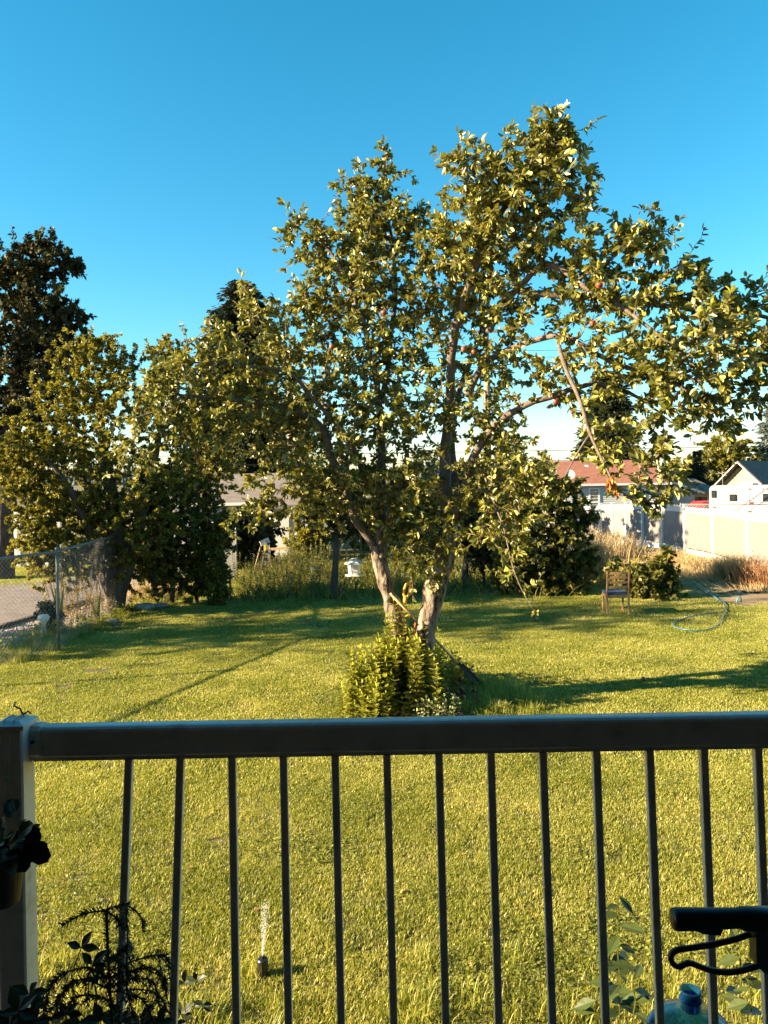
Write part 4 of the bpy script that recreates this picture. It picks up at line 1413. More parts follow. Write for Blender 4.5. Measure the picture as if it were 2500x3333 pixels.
# ------------------------------------------------------------------ THE APPLE TREE
from mathutils import noise as mnoise
def limb(pts):
    return [W(x, y, D) for x, y, D in pts]
tb0 = G(1352, 2262)
D0 = tb0.y
apple = thing('apple_tree', 'large old forked apple tree standing in the middle of the lawn', 'tree', (tb0.x, D0, 0))
limbs = [
 ('trunk', [(1352, 2300, 9.25), (1335, 2170, 9.25), (1310, 2070, 9.25), (1280, 1980, 9.25), (1255, 1900, 9.28), (1238, 1830, 9.3), (1222, 1775, 9.3)], [.125, .11, .10, .095, .09, .092, .072]),
 ('trunk', [(1378, 2300, 9.2), (1380, 2170, 9.15), (1388, 2060, 9.1), (1405, 1960, 9.1), (1435, 1860, 9.1), (1460, 1770, 9.1), (1470, 1690, 9.1)], [.115, .105, .105, .112, .125, .11, .09]),
 ('limb', [(1222, 1785, 9.3), (1190, 1735, 9.25), (1155, 1690, 9.2), (1130, 1620, 9.2), (1085, 1500, 9.1), (1050, 1400, 9.0), (985, 1345, 8.9), (850, 1312, 8.7), (700, 1295, 8.5), (560, 1283, 8.4), (470, 1270, 8.3)], [.055, .052, .048, .045, .042, .038, .034, .03, .024, .014, .006]),
 ('limb', [(1160, 1690, 9.3), (1140, 1580, 9.6), (1115, 1500, 9.9), (1100, 1400, 10.2), (1040, 1300, 10.4), (960, 1220, 10.5), (880, 1150, 10.6)], [.04, .038, .032, .028, .022, .016, .008]),
 ('limb', [(1200, 1590, 9.3), (1165, 1500, 9.1), (1130, 1420, 8.9), (1020, 1300, 8.7), (940, 1215, 8.6), (780, 1190, 8.5), (640, 1180, 8.4)], [.03, .028, .026, .024, .02, .015, .008]),
 ('limb', [(1235, 1800, 9.3), (1240, 1700, 9.3), (1238, 1600, 9.3), (1243, 1500, 9.3), (1240, 1400, 9.25), (1228, 1270, 9.2), (1205, 1150, 9.1), (1175, 1020, 9.0), (1120, 900, 8.95), (1060, 800, 8.9), (960, 740, 8.9)], [.07, .062, .058, .052, .045, .038, .032, .026, .02, .014, .007]),
 ('limb', [(1243, 1300, 9.25), (1262, 1200, 9.4), (1270, 1100, 9.5), (1288, 960, 9.5), (1280, 820, 9.4), (1262, 680, 9.3), (1258, 520, 9.2)], [.038, .034, .03, .025, .02, .013, .005]),
 ('limb', [(1460, 1720, 9.1), (1450, 1600, 9.1), (1448, 1500, 9.1), (1455, 1400, 9.1), (1465, 1280, 9.0), (1472, 1140, 8.8), (1500, 1010, 8.6), (1550, 870, 8.3), (1610, 730, 8.0), (1690, 600, 7.7), (1760, 480, 7.5), (1835, 370, 7.4)], [.075, .07, .065, .06, .055, .05, .046, .04, .034, .027, .018, .006]),
 ('limb', [(1475, 1690, 9.0), (1480, 1560, 9.3), (1470, 1420, 9.6), (1500, 1260, 9.8), (1550, 1130, 9.9), (1590, 980, 10.0), (1600, 840, 10.1), (1560, 720, 10.2)], [.05, .046, .042, .036, .03, .024, .016, .007]),
 ('limb', [(1480, 1700, 9.0), (1518, 1565, 8.8), (1548, 1474, 8.7), (1620, 1378, 8.5), (1711, 1318, 8.3), (1790, 1293, 8.2), (1874, 1263, 8.1), (1952, 1251, 8.0), (2070, 1290, 7.9), (2180, 1370, 7.9)], [.055, .052, .05, .046, .04, .034, .028, .022, .016, .007]),
 ('limb', [(1520, 1290, 8.9), (1584, 1179, 8.7), (1729, 1112, 8.4), (1838, 1094, 8.1), (1922, 1143, 7.9), (2043, 1197, 7.7), (2193, 1248, 7.5), (2300, 1330, 7.4)], [.042, .038, .034, .03, .027, .024, .018, .006]),
 ('limb', [(1590, 1080, 8.6), (1640, 990, 8.5), (1699, 926, 8.3), (1759, 865, 8.1), (1814, 871, 7.9), (1922, 944, 7.7), (2019, 998, 7.5), (2103, 1058, 7.3), (2193, 1130, 7.2), (2270, 1200, 7.1)], [.038, .036, .034, .032, .03, .028, .024, .018, .012, .006]),
 ('limb', [(1700, 950, 8.3), (1814, 962, 8.2), (1920, 968, 8.1), (2043, 980, 8.0), (2224, 1004, 7.9), (2330, 1022, 7.9), (2405, 1013, 7.8), (2500, 1034, 7.8), (2620, 1060, 7.8), (2740, 1110, 7.8)], [.036, .034, .032, .03, .028, .025, .022, .02, .012, .006]),
 ('limb', [(1814, 1100, 8.1), (1838, 1191, 7.7), (1886, 1300, 7.4), (1922, 1414, 7.2), (1982, 1541, 7.0), (1995, 1575, 6.95)], [.022, .022, .02, .018, .013, .008]),
 ('limb', [(1921, 1412, 7.2), (1895, 1450, 7.25), (1865, 1500, 7.3), (1838, 1553, 7.35)], [.010, .009, .008, .005]),
 ('limb', [(1850, 930, 7.8), (1960, 860, 7.6), (2040, 800, 7.5), (2100, 740, 7.4), (2130, 690, 7.4)], [.016, .014, .011, .008, .004]),
 ('limb', [(1560, 1500, 8.8), (1610, 1640, 8.3), (1640, 1720, 8.1), (1665, 1830, 7.9), (1690, 1900, 7.8), (1715, 1950, 7.75), (1738, 1985, 7.7)], [.012, .011, .010, .008, .007, .005, .003]),
 ('limb', [(1690, 600, 7.7), (1640, 540, 7.6), (1560, 520, 7.5), (1500, 518, 7.4)], [.012, .011, .009, .004]),
 ('limb', [(1735, 520, 7.6), (1800, 570, 7.5), (1860, 640, 7.4), (1920, 640, 7.3)], [.012, .010, .008, .004]),
]
skel = []
stems = []
for i, (nm, pts, rad) in enumerate(limbs):
    line = resample(limb(pts), .07)
    line[2:-2] += rng.normal(size=(len(line) - 4, 3)) * rad[0] * .05
    rr = np.interp(np.linspace(0, 1, len(line)), np.linspace(0, 1, len(rad)), rad)
    if nm == 'trunk':
        # swellings, burrs and a hollow where old limbs were cut
        u = np.linspace(0, 1, len(rr))
        rr = rr * (1 + .09 * np.sin(u * 23 + i) + .06 * np.sin(u * 51 + 2 * i)) + .03 * np.exp(-(u / .07) ** 2)
        line = resample([tuple(p) for p in line], .025)
        rr = np.interp(np.linspace(0, 1, len(line)), np.linspace(0, 1, len(rr)), rr)
    mb = MB(); mb.tube([tuple(p) for p in line], list(rr), 34 if nm == 'trunk' else 9, wob=0 if nm == 'trunk' else .03)
    if nm == 'trunk':
        out_ = []
        for vi, v in enumerate(mb.v):
            c_ = Vector(line[min(vi // 34, len(line) - 1)]); d_ = Vector(v) - c_
            q_ = Vector(v)
            big = mnoise.noise(q_ * 5.0) * .013 + mnoise.noise(Vector((q_.x * 14, q_.y * 14, q_.z * 4.5))) * .016
            rid = -abs(mnoise.noise(Vector((q_.x * 30 + 7, q_.y * 30, q_.z * 8)))) * .022
            out_.append(tuple(q_ + d_.normalized() * (big + rid + .006)))
        mb.v = out_
    o = mb.build(nm, m_bark if nm == 'trunk' else m_limb, apple, True)
    if nm == 'limb':
        skel.append(line[6:] if len(line) > 14 else line[3:])
# knots on the trunks
for (x, y, D, r) in ((1243, 1806, 9.235, .026), (1262, 1950, 9.20, .024), (1392, 2030, 9.03, .032), (1425, 1905, 9.01, .026)):
    k = MB(); c = W(x, y, D)
    k.lathe([(r * .35, -.012), (r * .55, .01), (r, -.005), (r * 1.25, .03), (r * 1.3, .07)], c, 12, rot=Matrix.Rotation(math.radians(-90 if False else 90), 3, 'X'))
    k.build('knot', m_bark, apple, True)
ap_clumps = [px_clump(*c) for c in [
 # px, py, D, rx, ry, depth radius, weight
 (1730, 560, 7.6, 190, 110, .45, 5), (1600, 620, 7.8, 170, 110, .5, 5), (1800, 470, 7.5, 90, 80, .3, 2), (1520, 540, 7.6, 90, 60, .3, 1.3),
 (1640, 760, 8.1, 220, 130, .8, 8), (1500, 800, 8.6, 160, 130, .7, 5), (1860, 600, 7.5, 90, 60, .3, 1.4),
 (1250, 720, 9.3, 130, 120, .6, 5), (1180, 640, 9.2, 90, 70, .4, 2), (1258, 560, 9.2, 35, 70, .2, 1), (1150, 800, 9.1, 130, 110, .6, 5), (1360, 760, 9.3, 90, 90, .5, 2.5),
 (1000, 790, 9.0, 90, 60, .4, 1.6), (960, 730, 9.0, 50, 35, .2, .6), (1100, 960, 9.2, 150, 120, .8, 6), (1020, 1020, 9.2, 90, 90, .5, 2.2),
 (1280, 960, 9.2, 200, 140, 1.1, 8), (1480, 980, 9.0, 180, 130, 1.0, 6), (1330, 1150, 9.2, 170, 120, 1.2, 3.5), (1150, 1180, 9.3, 180, 120, 1.1, 6),
 (1620, 950, 8.7, 150, 120, .9, 4), (960, 1180, 9.2, 150, 120, .8, 4.5), (880, 1080, 9.0, 70, 100, .4, 1.6), (790, 1050, 8.8, 35, 120, .25, 1.0), (870, 1010, 8.8, 30, 50, .2, .5),
 (760, 1220, 8.7, 180, 90, .6, 5), (600, 1240, 8.5, 130, 80, .5, 3), (690, 1140, 8.6, 80, 60, .3, 1.3), (520, 1290, 8.4, 90, 70, .4, 1.8), (820, 1330, 8.9, 220, 80, .7, 4.5),
 (980, 1370, 9.2, 160, 130, .9, 5), (560, 1370, 8.4, 140, 60, .4, 1.2), (460, 1480, 8.2, 90, 50, .3, .6), (420, 1400, 8.3, 60, 60, .3, .5), (700, 1390, 8.5, 120, 50, .4, 1.4),
 (1200, 1360, 9.3, 170, 140, 1.2, 6), (1380, 1330, 9.1, 160, 120, 1.1, 4), (1050, 1550, 9.2, 170, 110, .9, 5), (880, 1520, 9.0, 110, 90, .5, 2.2), (900, 1640, 8.8, 130, 50, .4, 1.7), (790, 1680, 8.6, 60, 22, .2, .5),
 (1180, 1560, 9.2, 120, 120, .8, 3.5), (1330, 1560, 9.1, 120, 110, .9, 4), (1360, 1740, 9.0, 110, 110, .7, 3.5), (1300, 1680, 9.2, 90, 80, .6, 1.8), (1100, 1680, 9.1, 90, 60, .5, 1.2), (1390, 1850, 8.9, 60, 60, .4, 1),
 (1560, 1320, 8.9, 120, 130, .9, 3), (1600, 1180, 8.9, 120, 110, .8, 2.5), (1620, 1500, 8.7, 110, 110, .7, 3), (1720, 1600, 8.3, 110, 110, .5, 2.6), (1800, 1560, 8.1, 60, 60, .3, 1), (1640, 1720, 8.3, 110, 90, .5, 2.2), (1690, 1850, 8.0, 60, 70, .3, .7), (1540, 1620, 8.8, 100, 100, .6, 2),
 (1500, 1740, 8.9, 90, 70, .5, 1.6),
 (1850, 800, 7.9, 150, 90, .7, 3.5), (1980, 830, 7.6, 120, 80, .5, 2.6), (2090, 790, 7.5, 70, 90, .3, 1.3), (2140, 760, 7.4, 50, 70, .2, .7), (1980, 930, 7.8, 170, 90, .8, 4), (2150, 960, 7.7, 140, 70, .6, 2.8), (1830, 980, 8.2, 150, 90, .8, 2.6),
 (2270, 900, 7.6, 60, 70, .3, 1.0), (2370, 980, 7.7, 130, 50, .4, 1.8), (2280, 1090, 7.5, 180, 100, .7, 4.5), (2440, 1060, 7.6, 120, 90, .6, 2.6), (2430, 960, 7.7, 60, 40, .3, .6), (2120, 1120, 7.5, 150, 100, .7, 4), (2560, 1080, 7.7, 120, 110, .6, 1.6),
 (1950, 1120, 7.9, 150, 90, .7, 2.6), (2250, 1250, 7.4, 200, 90, .6, 4.5), (2080, 1280, 7.6, 130, 90, .5, 2.4), (2420, 1240, 7.4, 110, 80, .5, 2.2), (2400, 1340, 7.3, 90, 50, .3, 1.1), (2480, 1180, 7.4, 60, 100, .4, 1.4),
 (1760, 1230, 8.3, 120, 90, .6, 1.2), (1900, 1260, 7.9, 120, 90, .6, 1.4), (1930, 1390, 7.6, 70, 90, .3, 1.2), (2050, 1420, 7.4, 90, 90, .3, 1.6), (2140, 1490, 7.2, 70, 70, .25, 1.1), (2220, 1370, 7.3, 80, 60, .3, 1.0), (2020, 1540, 7.2, 60, 60, .25, .9), (2140, 1610, 7.0, 60, 25, .15, .5), (2350, 1420, 7.1, 60, 40, .2, .2), (1650, 1080, 8.6, 90, 70, .6, 1)]]
ap_clumps = [(c_[0], c_[1], c_[2] * (.62 if c_[0].x / c_[0].y > .24 else 1)) for c_ in ap_clumps]
tips = sample_clumps(ap_clumps, 5700, .45)
LEAFA = (LEAF8[0] * [.84, 1, 1.2], LEAF8[1])
# upright water shoots that break the outline
shoots = [(1840, 345, 7.4), (1830, 400, 7.4), (1668, 410, 7.5), (1640, 430, 7.5), (1465, 505, 7.5), (1258, 488, 9.1), (1205, 525, 9.1), (1110, 560, 9.0), (1140, 590, 9.0), (955, 700, 8.9), (905, 815, 8.9), (915, 880, 8.9), (1370, 660, 9.3),
          (782, 888, 8.7), (885, 975, 8.8), (668, 1105, 8.5), (1370, 690, 9.2), (1950, 600, 7.3), (1930, 570, 7.4), (2085, 680, 7.4), (2135, 678, 7.3), (2215, 715, 7.3), (1990, 705, 7.5), (1900, 690, 7.6), (2300, 855, 7.5), (2270, 860, 7.5), (2440, 925, 7.6), (2480, 935, 7.6), (960, 940, 9.0), (965, 1000, 9.0), (345, 1545, 8.1), (440, 1570, 8.1), (370, 1450, 8.2), (1745, 1995, 7.65), (1715, 1920, 7.75), (2385, 1500, 7.1), (2150, 1640, 7.0)]
te = []
tips = tips + rng.normal(size=tips.shape) * .10
tips[rng.random(len(tips)) < .10] += [0, 0, .16]
for x, y, D in shoots:
    te.append(tuple(W(x, y, D)))
tips = np.vstack([tips, np.array(te)])
lines, cnt, n0 = grow(skel, tips, droop=-.1, step=.09, lift=.35)
mb = MB(); twig_mesh(mb, lines, cnt, .0026, .022, 5, .45)
tag(mb.build('twigs', m_twig, apple), kind='stuff')
B, A, Nn = leaf_points(lines, 38, .70, spread=.9, along=.6, fall=.25, upn=.6, minn=12, tpow=1.0)
# a few leaves also sit along the thicker wood
keep = rng.random(len(B)) < .97
B, A, Nn = B[keep], A[keep], Nn[keep]
S = rng.uniform(.045, .088, len(B)) * np.where(B[:, 0] / B[:, 1] > .22, 1.12, 1.0)
tone = np.clip(rng.normal(.45, .22, len(B)), 0, 1)
# the 300 leaves that show largest (nearest the viewer) are parts of their own
near = np.argsort(B[:, 1] - S * 3)
ok = [i for i in near if abs(B[i, 0] / B[i, 1]) < .49][:300]
mask = np.ones(len(B), bool); mask[ok] = False
V, F, tt = leaf_arrays(LEAFA, B[mask], A[mask], Nn[mask], S[mask], tone[mask])
tag(link('foliage', tri_mesh('foliage', V, F, tt, ROOTLOC[apple.name]), m_leaf, apple, True), kind='stuff')
lms = []
for k in range(5):
    me = tri_mesh('leaf', LEAFA[0] * [1, 1, 1 + .3 * k], LEAF8[1], np.full(10, .15 + .18 * k)); me.materials.append(m_leaf)
    me.polygons.foreach_set('use_smooth', [True] * len(me.polygons))
    lms.append(me)
for i in ok:
    place(lms[int(R(0, 4.99))], 'leaf', Vector(B[i]), A[i], Nn[i], S[i], apple)
# withered orange leaves at the end of the broken limb
for k in range(11):
    c = W(1985 + R(-12, 12), 1555 + R(-15, 20), 6.95)
    place(lms[k % 5], 'dead_leaf', c, (R(-.5, .5), R(-.4, .4), -1), (R(-1, 1), -1, R(-.3, .5)), R(.06, .10), apple).material_slots[0].link = 'OBJECT'
for k in range(6):
    c = W(2003 + R(-8, 8), 1600 + R(-8, 12), 6.93)
    place(lms[k % 5], 'dead_leaf', c, (R(-.5, .5), R(-.4, .4), -1), (R(-1, 1), -1, R(-.3, .5)), R(.045, .07), apple).material_slots[0].link = 'OBJECT'
for o in apple.children:
    if o.name.startswith('dead_leaf'):
        o.material_slots[0].material = m_dead
# apples on the tree
apm = MB(); apm.lathe([(0, .012), (.012, .018), (.026, .014), (.034, 0), (.034, -.012), (.026, -.032), (.014, -.042), (.004, -.038), (0, -.034)], (0, 0, 0), 14)
apm.tube([(0, 0, .01), (.003, 0, .035)], .0015, 4)
a0 = apm.build('apple', m_apple, None, True); a0.parent = apple
aps = [(1106, 764, 8.6), (1080, 1127, 8.5), (1511, 1134, 8.1), (848, 1211, 8.3), (1952, 925, 7.3), (1928, 1049, 7.4), (1810, 1305, 7.9), (1862, 1340, 7.8), (1542, 1143, 8.2), (1250, 1015, 8.3)]
for i, (x, y, D) in enumerate(aps):
    o = a0 if i == 0 else a0.copy()
    if i: COL.objects.link(o); o.parent = apple
    o.location = W(x, y, D) - ROOTLOC[apple.name]
    s = R(.8, 1.1) * (.55 if i == 7 else 1); o.scale = (s, s, s)
    o.rotation_euler = (R(-.4, .4), R(-.4, .4), R(0, 6))

# suckers at the foot of the tree
sk_base = G(1330, 2300)
def upright_shoots(name, label, spots, leafm, stemm, size, spacing, cat='bush', base=None, lean=.12, tpl=LEAF8, group=None, up=.55, tonemean=.5, kindpart='foliage'):
    root = thing(name, label, cat, base or (spots[0][0], spots[0][1], 0), group)
    mb = MB(); Bs, As, Ns = [], [], []
    for (x, y, h) in spots:
        z = gz(x, y)
        tip = Vector((x + R(-lean, lean) * h, y + R(-lean, lean) * h, z + h))
        p = [Vector((x, y, z)), Vector((x, y, z)).lerp(tip, .5) + Vector((R(-.03, .03), R(-.03, .03), 0)), tip]
        line = resample(p, .05)
        mb.tube([tuple(q) for q in line[::3]] + [tuple(line[-1])], .004 * max(.5, h), 4, cap=False)
        m = max(4, int(h / spacing))
        for k in range(m):
            t = .12 + .88 * k / m
            q = line[min(len(line) - 1, int(t * len(line)))]
            for g in range(2):
                a = k * 2.4 + g * 3.14 + R(-.4, .4)
                Bs.append(q); As.append((math.cos(a), math.sin(a), up + R(-.3, .4))); Ns.append((R(-.3, .3), R(-.3, .3), 1))
        Bs.append(line[-1]); As.append((R(-.3, .3), R(-.3, .3), 1)); Ns.append((1, R(-.5, .5), 0))
    tag(mb.build('stems', stemm, root), kind='stuff')
    B, A, Nn = np.array([tuple(b) for b in Bs]), np.array(As), np.array(Ns)
    V, F, tt = leaf_arrays(tpl, B, A, Nn, size * rng.uniform(.65, 1.25, len(B)), np.clip(rng.normal(tonemean, .22, len(B)), 0, 1))
    tag(link(kindpart, tri_mesh(kindpart, V, F, tt, ROOTLOC[root.name]), leafm, root), kind='stuff')
    return root
spots = []
def topz(x, y, px_, py_):  # height that reaches photo row py_
    return max(.1, 2.7 + (HORIZON - py_) / FPX * y - x * SR)
for (x, ytop, yb, n, sp_) in ((1230, 2110, 2300, 16, 60), (1270, 2020, 2290, 10, 22), (1305, 1960, 2290, 9, 18), (1345, 2030, 2300, 12, 30), (1385, 2060, 2250, 12, 35), (1390, 2035, 2290, 4, 8), (1180, 2170, 2320, 16, 50), (1440, 2130, 2240, 9, 35), (1480, 2125, 2225, 7, 25), (1155, 2250, 2330, 10, 40), (1290, 2140, 2300, 16, 60), (1340, 2190, 2280, 14, 70), (1215, 2130, 2320, 26, 60), (1300, 2090, 2310, 26, 60), (1400, 2130, 2255, 16, 60), (1470, 2150, 2225, 16, 45), (1160, 2230, 2335, 18, 50), (1230, 2200, 2345, 26, 60), (1130, 2215, 2300, 4, 20), (1375, 2085, 2322, 18, 45), (1415, 2150, 2325, 9, 35), (1400, 2110, 2262, 22, 40), (1440, 2160, 2255, 16, 50), (1500, 2165, 2215, 14, 40), (1540, 2190, 2215, 6, 18), (1360, 2120, 2290, 16, 30), (1430, 2090, 2240, 6, 14), (1190, 2150, 2310, 16, 50), (1260, 2240, 2340, 12, 80)):
    for _ in range(n):
        xx = x + R(-sp_, sp_)
        g = G(xx, yb + R(-20, 15))
        spots.append((g.x, g.y, topz(g.x, g.y, xx, ytop + R(0, 90)) if R(0, 1) > .25 else topz(g.x, g.y, xx, ytop)))
upright_shoots('sucker_bush', 'bright yellow-green leafy suckers crowding the foot of the apple tree', spots, m_leafs, m_twig, .070, .030, base=tuple(sk_base))
# low pale-leaved clump in front of the fallen apples
spots = [(G(x + R(-25, 25), 2335 + R(-12, 25)).x, G(1400, 2335 + R(-12, 25)).y, R(.12, .26)) for x in range(1345, 1490, 3)]
upright_shoots('pale_low_plant', 'low pale variegated clump in front of the fallen apples just above the railing', spots, leafmat('pale_leaf', [(.16, .20, .05), (.34, .36, .16), (.5, .48, .28)], trans=.35), m_twig, .038, .03)
spots = [(G(x + R(-8, 8), 0 + 2325).x, G(x, 2325 + R(-15, 10)).y, R(.15, .32)) for x in range(1150, 1230, 4)]
upright_shoots('leafy_weed', 'small broad yellow-green weed at the left foot of the suckers', spots, m_leafs, m_twig, .075, .04)

# fallen apples in a heap
fam = bpy.data.meshes.new('fallen_apple')
fa = MB(); fa.lathe([(0, .026), (.012, .032), (.027, .026), (.035, .010), (.034, -.006), (.026, -.024), (.012, -.032), (0, -.028)], (0, 0, 0), 12)
f0 = fa.build('fallen_apple', m_rot, None, True)
cnt_f = 0
fal = []
for _ in range(5000):
    if cnt_f >= 130: break
    x = rng.normal(1440, 62) if R(0, 1) < .72 else rng.normal(1320, 28)
    y = rng.normal(2262, 26) if x > 1370 else rng.normal(2300, 24)
    if not (1270 < x < 1560 and 2205 < y < 2345): continue
    g = G(x, y)
    z = .03
    near_ = [q for q in fal if (q[0] - g.x) ** 2 + (q[1] - g.y) ** 2 < .066 ** 2]
    if len(near_) > 4: continue
    if near_: z = max(q[2] for q in near_) + .045
    if z > .20: continue
    fal.append((g.x, g.y, z)); cnt_f += 1
fal += [(G(1602, 2290).x, G(1602, 2290).y, .02), (G(2095, 2218).x, G(2095, 2218).y, .03), (G(1500, 2335).x, G(1500, 2335).y, .03)]
for i, (x, y, z) in enumerate(fal):
    o = f0 if i == 0 else f0.copy()
    if i: COL.objects.link(o)
    o.location = (x, y, z); s = R(.75, 1.1); o.scale = (s, s, s * R(.8, 1)); o.rotation_euler = (R(0, 6), R(0, 6), R(0, 6))
    tag(o, 'rotting red apple in the heap of windfalls right of the sucker bush' if x > .45 else 'rotting red apple among windfalls under the front of the sucker bush', 'apple', 'fallen apples on the ground')
    if i == len(fal) - 3: o['label'] = 'outlying windfall apple just right of the shovel blade'
    if i == len(fal) - 2: o['label'] = 'single dark windfall on the open lawn in front of the chair, right of the tree'

# shovel leaning through the fork, and the yellow D-handled spade behind it
h0, h1 = W(1272, 1932, 8.97), W(1490, 2158, 9.65)
shv = thing('shovel', 'black-bladed shovel with pale wooden handle leaning through the fork of the apple tree', 'shovel', G(1555, 2235))
MB().tube([h0, h0.lerp(h1, .5), h1], [.017, .016, .016], 12).build('handle', m_handle, shv, True)
bl = MB()
e1 = W(1562, 2232, 9.72)
ax = (e1 - h1).normalized(); sd1 = Vector((.35, .85, .25)); sd1 = (sd1 - ax * sd1.dot(ax)).normalized(); nn = ax.cross(sd1)
vs, fs = [], []
L_ = (e1 - h1).length
for i, (t, w) in enumerate(((-.12, .02), (0, .024), (.1, .03), (.16, .06), (.4, .075), (.75, .078), (1.0, .07), (1.05, .03))):
    for k in range(7):
        u = (k / 6 - .5) * 2
        vs.append(h1 + ax * L_ * t + sd1 * w * u * .85 + nn * (.03 * u * u - .012) * (1 if i > 2 else .6))
for i in range(7):
    for k in range(6):
        fs.append((i * 7 + k, i * 7 + k + 1, (i + 1) * 7 + k + 1, (i + 1) * 7 + k))
o2 = len(vs)
vs += [v - nn * .004 for v in vs]
fs += [tuple(q + o2 for q in f[::-1]) for f in fs]
bl.add(vs, fs)
bl.build('blade', m_iron, shv, True)
dh = thing('spade', 'spade with bright yellow D-shaped handle standing between the two trunks', 'spade', (W(1322, 2200, 9.2).x, 9.2, 0))
c = W(1325, 1922, 9.22)
loop = [c + Vector((x_ * .105, 0, z_ * .105)) for x_, z_ in ((-.28, -.75), (-.36, -.2), (-.12, .6), (.14, .88), (.34, .72), (.40, .3), (.22, -.3), (-.02, -.78))]
MB().tube([tuple(p) for p in resample(loop + [loop[0]], .012)], .0165, 10).build('grip', m_yel, dh, True)
MB().tube([c + Vector((-.02, 0, -.06)), c + Vector((-.025, 0, -.12)), W(1309, 2010, 9.22)], [.02, .024, .02], 10).build('socket', m_yel, dh, True)
MB().tube([W(1313, 1990, 9.22), Vector((W(1300, 2200, 9.22).x, 9.2, .05))], .017, 10).build('shaft', m_wood_grey, dh, True)
MB().tube([W(1354, 2020, 8.98), W(1345, 2100, 8.95)], [.012, .012], 8).build('cross_brace', m_rust, dh)

# bird feeder hanging from the left limb
c = W(1154, 1845, 9.0)
bf = thing('bird_feeder', 'pale six-sided bird feeder with peaked roof hanging left of the trunk', 'bird feeder', c)
def hexp(r, z, o=0): return [(c.x + r * math.cos(math.radians(60 * k + o)), c.y + r * math.sin(math.radians(60 * k + o)), c.z + z) for k in range(6)]
rfm = MB()
rfm.add(hexp(.118, .035) + hexp(.118, .043) + hexp(.03, .10), [tuple(range(6))[::-1]] + [(k, (k + 1) % 6, 6 + (k + 1) % 6, 6 + k) for k in range(6)] + [(6 + k, 6 + (k + 1) % 6, 12 + (k + 1) % 6, 12 + k) for k in range(6)] + [tuple(range(12, 18))])
rfm.build('roof', m_stucco, bf)
for k in range(6):
    p, q_ = Vector(hexp(.078, 0)[k]), Vector(hexp(.068, -.09)[k])
    p2, q2 = Vector(hexp(.078, 0)[(k + 1) % 6]), Vector(hexp(.068, -.09)[(k + 1) % 6])
    w_ = MB(); w_.add([p + Vector((0, 0, .034)), p2 + Vector((0, 0, .034)), q2, q_], [(0, 1, 2, 3)]); w_.build('pane', m_feedglass, bf)
    MB().bar(p + Vector((0, 0, .034)), q_, .006).build('corner_strip', m_trim, bf)
MB().lathe([(0, -.088), (.05, -.088), (.052, -.05), (.03, .005), (0, .01)], c, 12).build('seed', m_grad, bf, True)
tr = MB(); tr.add(hexp(.108, -.105) + hexp(.112, -.09), [tuple(range(6))[::-1], tuple(range(6, 12))] + [(k, (k + 1) % 6, 6 + (k + 1) % 6, 6 + k) for k in range(6)]); tr.build('tray', m_stucco, bf)
MB().tube([c + Vector((0, 0, .10)), c + Vector((.012, 0, .118)), c + Vector((0, 0, .132)), W(1150, 1700, 9.1)], .0025, 6).build('hanger_wire', m_iron, bf)

# ------------------------------------------------------------------ TREES AND BUSHES
# left small-leaved tree
bL = G(372, 1990)
DL = bL.y
ly, data = leafy('plum_tree', 'bushy small-leaved tree leaning over the chain-link fence at left', 'tree', (bL.x, DL, 0),
    [([W(372, 2000, DL), W(380, 1900, DL), W(390, 1780, DL), W(360, 1600, DL), W(330, 1400, DL), W(320, 1200, DL)], [.24, .2, .17, .12, .08, .02]),
     ([W(375, 1960, DL), W(330, 1850, DL - .3), W(280, 1700, DL - .6), W(200, 1550, DL - .9), (W(100, 1450, DL - 1))], [.14, .12, .09, .06, .02]),
     ([W(385, 1950, DL), W(430, 1800, DL + .1), W(480, 1600, DL + .3), W(520, 1400, DL + .3), W(540, 1200, DL + .3)], [.15, .13, .1, .06, .02]),
     ([W(375, 1920, DL), W(350, 1750, DL + .3), W(270, 1550, DL + .5), W(240, 1350, DL + .4)], [.1, .09, .06, .02])],
    [px_clump(*c_) for c_ in [(330, 1200, DL, 110, 90, .8, 3.5), (330, 1120, DL, 50, 30, .4, .7), (230, 1290, DL, 120, 90, .9, 3.5), (200, 1160, DL, 25, 40, .3, .5), (270, 1150, DL, 25, 50, .3, .4), (420, 1160, DL, 40, 40, .3, .6), (550, 1200, DL, 90, 90, .8, 2.5), (560, 1130, DL, 40, 40, .3, .6), (450, 1330, DL, 160, 110, 1.2, 5),
      (130, 1450, DL - .8, 110, 80, .8, 3), (40, 1500, DL - .8, 60, 50, .5, 1), (60, 1400, DL - .6, 60, 40, .4, .8), (250, 1500, DL, 180, 110, 1.2, 5), (480, 1520, DL, 170, 120, 1.2, 5), (180, 1640, DL - .5, 110, 90, .8, 3), (130, 1730, DL - .8, 60, 90, .6, 1.8), (300, 1700, DL, 150, 110, 1, 4), (470, 1720, DL, 120, 110, 1, 3.5), (160, 1830, DL - .8, 80, 50, .5, 1.5), (270, 1830, DL - .3, 100, 80, .7, 1.6), (430, 1850, DL, 70, 90, .6, 1), (210, 1895, DL - .8, 40, 25, .2, .3), (650, 1350, DL + .5, 90, 120, .9, 1.6), (120, 1600, DL - .6, 90, 110, .9, 3), (230, 1740, DL - .5, 130, 110, 1, 4), (400, 1620, DL, 200, 140, 1.2, 5), (120, 1800, DL - .7, 60, 70, .5, 2), (360, 1800, DL, 110, 80, .8, 2.5), (90, 1560, DL - .7, 60, 60, .5, 1.4)]],
    3600, m_leaf2, m_dark_bark, size=.068, per_m=60, length=.75, tpl=LEAF4, r0=.003, fall=.3, minn=36, step=.14)
